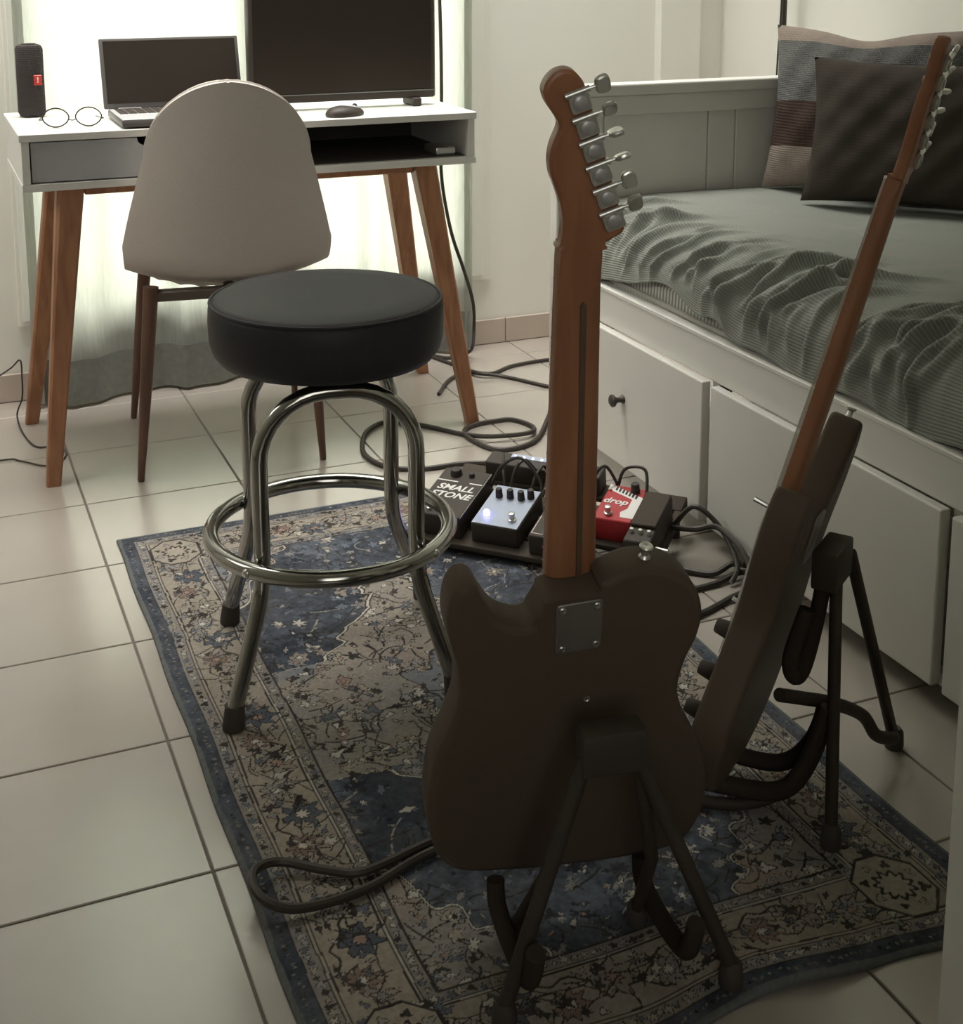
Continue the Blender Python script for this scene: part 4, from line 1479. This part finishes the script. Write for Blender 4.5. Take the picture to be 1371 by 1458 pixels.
thinp = [(-.05, 3.02, .003), (.144, 3.062, .003), (.187, 3.039, .003), (.234, 2.99, .003), (.275, 3.02, .003), (.283, 3.068, .003), (.269, 3.107, .003), (.225, 3.12, .003), (.205, 3.226, .003), (.200, 3.31, .02), (.212, 3.282, .07), (.214, 3.278, .12), (.212, 3.276, .164), (.19, 3.30, .139), (.14, 3.34, .10), (.0, 3.42, .02), (-.1, 3.44, .003)]
cable('lamp_cord', thinp, .002, 'thin dark cord looped round the left desk legs', CB)
BXF = 1.338
cable('instrument_cable', [(1.262, 2.063, .06), (1.285, 2.02, .07), (1.322, 2.0, .075), (1.33, 1.93, .055), (1.315, 1.88, .02), (1.26, 1.87, .006), (1.194, 1.846, .006), (1.12, 1.83, .013), (1.02, 1.80, .014)], .0055, 'black cable arching out from the pedalboard right end toward the daybed', CB)
cable('instrument_cable', fl([(1.14, 2.14, .016), (1.22, 2.05), (1.25, 2.00), (1.29, 1.965), (1.33, 1.965, .018), (1.335, 1.93, .03)], .006), .0055, 'black cable along the floor beside the pedalboard front, upper strand', CB)
cable('instrument_cable', fl([(1.12, 1.90, .014), (1.207, 1.925), (1.276, 1.931), (1.325, 1.94, .012), (1.335, 1.92, .02)], .006), .0055, 'black cable strand reaching from the near guitar shoulder to the daybed', CB)
cable('instrument_cable', [(1.272, 2.075, .055), (1.30, 2.05, .10), (1.332, 2.01, .07), (1.325, 1.94, .03), (1.30, 1.92, .007)], .005, 'thin black cable bowing upright against the white drawer fronts', CB)
cable('instrument_cable', [(.70, 1.33, .10), (.665, 1.40, .03), (.60, 1.455, .015), (.544, 1.452, .014), (.455, 1.431, .015), (.415, 1.447, .016), (.363, 1.478, .022), (.330, 1.468, .030), (.317, 1.437, .034), (.327, 1.407, .028), (.366, 1.394, .018), (.445, 1.401, .014), (.538, 1.433, .014), (.62, 1.43, .014), (.70, 1.36, .016)], .0058, 'thick black cable looped on the rug edge at the near guitar', CB)

# ---------------------------------------------------------------- daybed
bd = thing('daybed', 'white painted daybed with panelled end and three drawers', 'daybed', (1.8, 1.76, 0))
BX0, BX1, BY0, BY1 = 1.363, 2.235, .715, 2.80
FXR = 1.372
obj('front_rail', bx((FXR, BY0 + .035, .3147), (FXR + .022, BY1 - .035, .395), .002), 'bed_white', bd, smooth=False)
obj('rail_lip', bx((FXR - .003, BY0 + .035, .388), (FXR + .03, BY1 - .035, .398), .002), 'bed_white', bd, smooth=False)
obj('bottom_rail', bx((FXR + .004, BY0 + .035, .028), (FXR + .022, BY1 - .035, .05), .002), 'bed_white', bd, smooth=False)
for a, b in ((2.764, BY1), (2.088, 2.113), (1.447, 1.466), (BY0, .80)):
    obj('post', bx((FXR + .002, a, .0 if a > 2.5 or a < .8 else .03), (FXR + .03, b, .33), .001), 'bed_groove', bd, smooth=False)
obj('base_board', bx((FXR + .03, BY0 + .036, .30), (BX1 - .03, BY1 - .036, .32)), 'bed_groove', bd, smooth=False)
for k, (a, b) in enumerate(((2.1145, 2.763), (1.4675, 2.0865), (.802, 1.4455))):
    d_ = obj('drawer', bx((1.352, a, .036), (1.371, b, .3145), .003, 2), 'bed_white', bd, smooth=False)
    y = (a + b) / 2 - .02
    obj('knob', lt([(0, 0), (.010, 0), (.008, .003), (.0055, .008), (.0055, .014), (.009, .019), (.0135, .023), (.0135, .027), (.010, .030), (0, .031)], 20, frame((0, 1, 0), (0, 0, 1), (-1, 0, 0), (1.352, y, .185)) @ Matrix.Rotation(0, 4, 'Z')), 'pewter', d_)
# end panels: posts, top rail, cap and boards
for (ya, yb2, nm) in ((2.765, BY1, 'far'), (BY0, BY0 + .035, 'near')):
    obj('end_post', bx((BX0, ya, 0), (BX0 + .055, yb2, .785), .002), 'bed_white', bd, smooth=False)
    obj('end_post', bx((BX1 - .055, ya, 0), (BX1, yb2, .785), .002), 'bed_white', bd, smooth=False)
    obj('top_cap', bx((BX0 - .006, ya - .008, .785), (BX1 + .006, yb2 + .008, .812), .004, 2), 'bed_white', bd, smooth=False)
    obj('top_rail', bx((BX0 + .055, ya, .738), (BX1 - .055, yb2, .785), .002), 'bed_white', bd, smooth=False)
    obj('lower_rail', bx((BX0 + .055, ya, .25), (BX1 - .055, yb2, .33), .002), 'bed_white', bd, smooth=False)
    edges_ = [BX0 + .055, 1.487, 1.769, 1.846, 2.12, BX1 - .055]
    for a, b in zip(edges_, edges_[1:]):
        obj('board', bx((a + .0012, ya + .009, .325), (b - .0012, yb2 - .009, .742), .0025), 'bed_white', bd, smooth=False)
bm = bm_new()
obj('back_rail', bx((BX1 - .03, BY0 + .035, .71), (BX1, BY1 - .035, .80), .003), 'bed_white', bd, smooth=False)
y = BY0 + .036
while y < BY1 - .06:
    e2 = min(y + .155, BY1 - .036)
    obj('back_board', bx((BX1 - .024, y, .25), (BX1 - .006, e2 - .002, .712), .002), 'bed_white', bd, smooth=False)
    y = e2

# mattress
mt = thing('mattress', 'striped mattress edge showing under the throw on the daybed', 'mattress', (1.8, 1.76, .32))
mm_ = mat('mattress_stripe', (.34, .33, .29), .9)
N, L = nodes(mm_)
wv = N.new('ShaderNodeTexWave')
wv.bands_direction = 'Y'
wv.inputs['Scale'].default_value = 26
tcn = N.new('ShaderNodeTexCoord')
L.new(tcn.outputs['Object'], wv.inputs['Vector'])
crr = N.new('ShaderNodeValToRGB')
crr.color_ramp.elements[0].color = (.16, .155, .135, 1)
crr.color_ramp.elements[1].color = (.52, .51, .46, 1)
L.new(wv.outputs['Fac'], crr.inputs[0])
L.new(crr.outputs[0], N['Principled BSDF'].inputs['Base Color'])
mo_ = [(1.400, .321), (1.398, .40), (1.400, .437), (1.416, .470), (1.448, .495), (1.50, .512), (BX1 - .09, .512), (BX1 - .045, .48), (BX1 - .040, .321)]
obj('core', prism(bm_new(), mo_, [(.004, 0), (0, .006), (0, BY1 - BY0 - .098), (.004, BY1 - BY0 - .092)], frame((1, 0, 0), (0, 0, 1), (0, -1, 0), (0, BY1 - .046, 0))), mm_, mt)
obj('piping', tb([(1.402, BY0 + .08, .415), (1.394, 1.6, .408), (1.394, 2.2, .405), (1.402, BY1 - .07, .41)], .006, 8), 'mattress', mt)

# throw: quilted ribbed cloth with drape folds
def build_throw():
    nY, nS = 620, 330
    Ya, Yb = BY0 + .040, BY1 - .037
    # cross-section, from back to front then down
    prof = [(BX1 - .045, .536), (2.0, .541), (1.75, .548), (1.60, .549), (1.53, .545), (1.475, .533), (1.432, .511), (1.402, .478), (1.386, .44), (1.378, .402)]
    P = [np.array((p.x, p.z)) for p in spline([(a, 0, b) for a, b in prof], 20)]
    P = np.array(P)
    seg = np.r_[0, np.cumsum(np.hypot(*np.diff(P, axis=0).T))]
    tot = seg[-1]
    # denser sampling on the drape
    s = np.concatenate([np.linspace(0, tot - .42, 70, endpoint=False), np.linspace(tot - .42, tot, nS - 70)])
    X = np.interp(s, seg, P[:, 0])
    Z = np.interp(s, seg, P[:, 1])
    dX, dZ = np.gradient(X, s), np.gradient(Z, s)
    ln = np.hypot(dX, dZ)
    nX, nZ = dZ / ln, -dX / ln        # outward: up on top, out on the side
    sgn = np.sign(nZ[:50].mean())
    nX, nZ = nX * sgn, nZ * sgn
    Y = np.linspace(Ya, Yb, nY)
    S_, Y_ = np.meshgrid(s, Y, indexing='ij')
    D = np.zeros_like(S_)
    r = np.random.RandomState(11)
    down = tot - S_               # distance up from the hem
    for k in range(58):
        yb_ = r.uniform(1.55, 2.76) if k < 46 else r.uniform(.8, 1.6)
        slant = r.uniform(.12, .6) * (1 if k < 46 else .5)
        curv = r.uniform(0, .6)
        w = r.uniform(.007, .015)
        amp = r.uniform(.009, .021) * (1 if k < 46 else .55)
        c0, c1 = r.uniform(.0, .12), r.uniform(.20, .36)
        yc = yb_ - slant * np.maximum(down - .08, 0) - curv * np.maximum(down - .16, 0) ** 2 * 3 + .012 * np.sin(down * 30 + k)
        env = np.clip((down - c0 + .05) / .06, 0, 1) * np.clip((c1 - down) / .10, 0, 1)
        q = (Y_ - yc) / w
        D += amp * env * (np.exp(-q ** 2) - .45 * np.exp(-(q - 1.9) ** 2))
    for k in range(22):           # long soft rolls on the top
        yc0, xc = r.uniform(1.2, 2.7), r.uniform(.25, .6)
        ang = r.uniform(.4, 1.2)
        a = (down - xc) * math.cos(ang) + (Y_ - yc0) * math.sin(ang)
        b = -(down - xc) * math.sin(ang) + (Y_ - yc0) * math.cos(ang)
        D += r.uniform(.002, .006) * np.exp(-(a / r.uniform(.02, .035)) ** 2 - (b / r.uniform(.12, .25)) ** 2)
    D += .004 * np.sin(Y_ * 9 + S_ * 6) * np.sin(S_ * 7) + .003
    D *= np.clip((Yb - Y_) / .05, .1, 1) * np.clip((S_) / .05, .1, 1)
    # keep the hem just outside the mattress and inside the rail lip
    hem = np.clip(down / .05, 0, 1)
    D = D * (.25 + .75 * hem)
    lift = .055 * np.exp(-((Y_ - 2.33) / .14) ** 2) + .03 * np.exp(-((Y_ - 2.12) / .05) ** 2) + .006 * np.sin(Y_ * 23)
    XX = X[:, None] + nX[:, None] * D
    ZZ = Z[:, None] + nZ[:, None] * D
    ZZ = ZZ + lift * np.clip(1 - down / .14, 0, 1)
    ZZ = np.maximum(ZZ, .4025)
    nS_ = len(s)
    co_ = np.stack([XX, Y_, ZZ], -1).reshape(-1, 3)
    idx = np.arange(nS_ * nY).reshape(nS_, nY)
    fa = np.stack([idx[:-1, :-1], idx[:-1, 1:], idx[1:, 1:], idx[1:, :-1]], -1).reshape(-1, 4)
    me = bpy.data.meshes.new('bedspread')
    me.vertices.add(len(co_))
    me.vertices.foreach_set('co', co_.ravel())
    me.loops.add(fa.size)
    me.loops.foreach_set('vertex_index', fa.ravel())
    me.polygons.add(len(fa))
    me.polygons.foreach_set('loop_start', np.arange(0, fa.size, 4))
    me.update(calc_edges=True)
    me.polygons.foreach_set('use_smooth', np.ones(len(fa), bool))
    uv = me.uv_layers.new(name='cloth')
    vi = fa.ravel()
    uvs = np.stack([Y_.ravel()[vi], S_.ravel()[vi]], -1)
    uv.data.foreach_set('uv', uvs.ravel())
    m = mat('ribbed_throw', (.31, .32, .275), .9, spec=.15, var=.10, vscale=12)
    N, L = nodes(m)
    p = N['Principled BSDF']
    u = N.new('ShaderNodeUVMap')
    u.uv_map = 'cloth'
    w = N.new('ShaderNodeTexWave')
    w.bands_direction = 'Y'
    w.inputs['Scale'].default_value = 58
    w.inputs['Distortion'].default_value = .35
    w.inputs['Detail'].default_value = 2
    w.inputs['Detail Scale'].default_value = 6
    L.new(u.outputs[0], w.inputs['Vector'])
    w2 = N.new('ShaderNodeTexWave')
    w2.bands_direction = 'X'
    w2.inputs['Scale'].default_value = 70
    w2.inputs['Distortion'].default_value = 2
    L.new(u.outputs[0], w2.inputs['Vector'])
    ad = N.new('ShaderNodeMath')
    ad.operation = 'MULTIPLY_ADD'
    L.new(w2.outputs['Fac'], ad.inputs[0])
    ad.inputs[1].default_value = .35
    L.new(w.outputs['Fac'], ad.inputs[2])
    bp = N.new('ShaderNodeBump')
    bp.inputs['Strength'].default_value = .4
    bp.inputs['Distance'].default_value = .0022
    L.new(ad.outputs[0], bp.inputs['Height'])
    L.new(bp.outputs[0], p.inputs['Normal'])
    cr_ = N.new('ShaderNodeValToRGB')
    cr_.color_ramp.elements[0].color = (.20, .21, .185, 1)
    cr_.color_ramp.elements[1].color = (.275, .285, .25, 1)
    L.new(w.outputs['Fac'], cr_.inputs[0])
    L.new(cr_.outputs[0], p.inputs['Base Color'])
    o = link('bedspread', me, m)
    tag(o, 'rumpled grey green ribbed throw draped over the daybed mattress', 'bedspread')
    so = o.modifiers.new('thick', 'SOLIDIFY')
    so.thickness = .003
    so.offset = -1


build_throw()


# pillows
def pillow(name, label, cx, cy, z0, w, h, t, yaw, lean, mats, bands=None, sag=0, seed=1):
    """soft cushion standing on its lower edge; bands split the height into material stripes"""
    F = Matrix.Translation((cx, cy, z0)) @ Matrix.Rotation(yaw, 4, 'Z') @ Matrix.Rotation(lean, 4, 'X')
    n = 40
    r = random.Random(seed)
    ph = [r.uniform(0, 6) for _ in range(6)]
    o = thing(name, label, 'cushion', tuple(F.translation))

    def pos(i, j, side):
        u, v = -1 + 2 * i / n, -1 + 2 * j / n
        th = (max(0, 1 - abs(u) ** 2.6) * max(0, 1 - abs(v) ** 2.6)) ** .55
        pinch = 1 - .07 * (1 - abs(v) ** 2) * abs(u) ** 3
        pv = 1 - .07 * (1 - abs(u) ** 2) * abs(v) ** 3
        x = u * pinch * w / 2
        zz = (v * pv + 1) * h / 2
        if sag:
            zz -= sag * math.exp(-((u + .05) / .35) ** 2) * max(0, v) ** 2
        wr = .004 * math.sin(u * 9 + v * 5 + ph[0]) * math.sin(v * 7 + ph[1]) + .003 * math.sin(u * 17 - v * 11 + ph[2])
        return F @ Vector((x, side * (th * t / 2 + wr * th), zz))
    lims = [-1] + (bands or []) + [1]
    names = ['panel'] * (len(lims) - 1)
    for b in range(len(lims) - 1):
        j0, j1 = round((lims[b] + 1) / 2 * n), round((lims[b + 1] + 1) / 2 * n)
        bm = bm_new()
        for side in (-1, 1):
            g_ = [[bm.verts.new(pos(i, j, side)) for i in range(n + 1)] for j in range(j0, j1 + 1)]
            for a, c_ in zip(g_, g_[1:]):
                for i in range(n):
                    bm.faces.new((a[i], a[i + 1], c_[i + 1], c_[i]))
        bmesh.ops.remove_doubles(bm, verts=bm.verts, dist=1e-5)
        obj('cover_panel' if bands else 'cover', bm, mats[b], o)
    return o, F, pos


# tweed band of the big pillow
tw = weave('pillow_tweed', (.125, .125, .12), 1500, var=.5, vscale=260, strength=.8)
M['tweed'] = tw
M['linen_beige'] = weave('pillow_linen', (.235, .195, .165), 1200)
yawP = math.atan2(2.36 - 2.70, 2.16 - 1.89)
pillow('pillow', 'large pillow with beige, grey tweed and brown bands in the daybed corner', 2.035, 2.545, .553, .46, .395, .13, yawP, R(-13), ['linen_beige', 'brown_band', 'tweed', 'linen_beige'], [-.5, .05, .78], .02, 3)
yawC = math.atan2(2.20 - 2.56, 2.19 - 1.89)
pillow('cushion', 'square black cushion leaning in front of the banded pillow', 2.005, 2.345, .556, .46, .33, .12, yawC, R(-14), ['black_cloth'], None, 0, 5)

# ---------------------------------------------------------------- floor lamp beyond the daybed
fl_ = thing('floor_lamp', 'slim black floor lamp pole standing behind the daybed end', 'lamp', (2.14, 3.1, 0))
LX, LY = 2.205, 3.1
fl_.location = (LX, LY, 0)
EM[fl_.name] = Matrix.Translation((LX, LY, 0))
obj('base', lt([(0, 0), (.045, 0), (.045, .012), (.038, .018), (.012, .022), (0, .022)], 28, Matrix.Translation((LX, LY, 0))), 'lamp_black', fl_)
obj('pole', tb([(LX, LY, .02), (LX, LY, 1.55)], .0085, 12), 'lamp_black', fl_)
obj('clamp', tb([(LX, LY, .905), (LX + .022, LY - .008, .905)], .004, 8), 'lamp_black', fl_)
obj('shade', lt([(.05, 1.50), (.051, 1.50), (.036, 1.66), (.035, 1.66), (.05, 1.50)], 28, Matrix.Translation((LX, LY, 0))), 'lamp_black', fl_)
obj('cord', tb(spline([(LX - .012, LY - .008, 1.3), (LX - .016, LY - .01, .95), (LX - .022, LY - .01, .80), (LX - .018, LY, .4), (LX - .03, LY, .012)], 6), .0025, 8), 'cable', fl_)
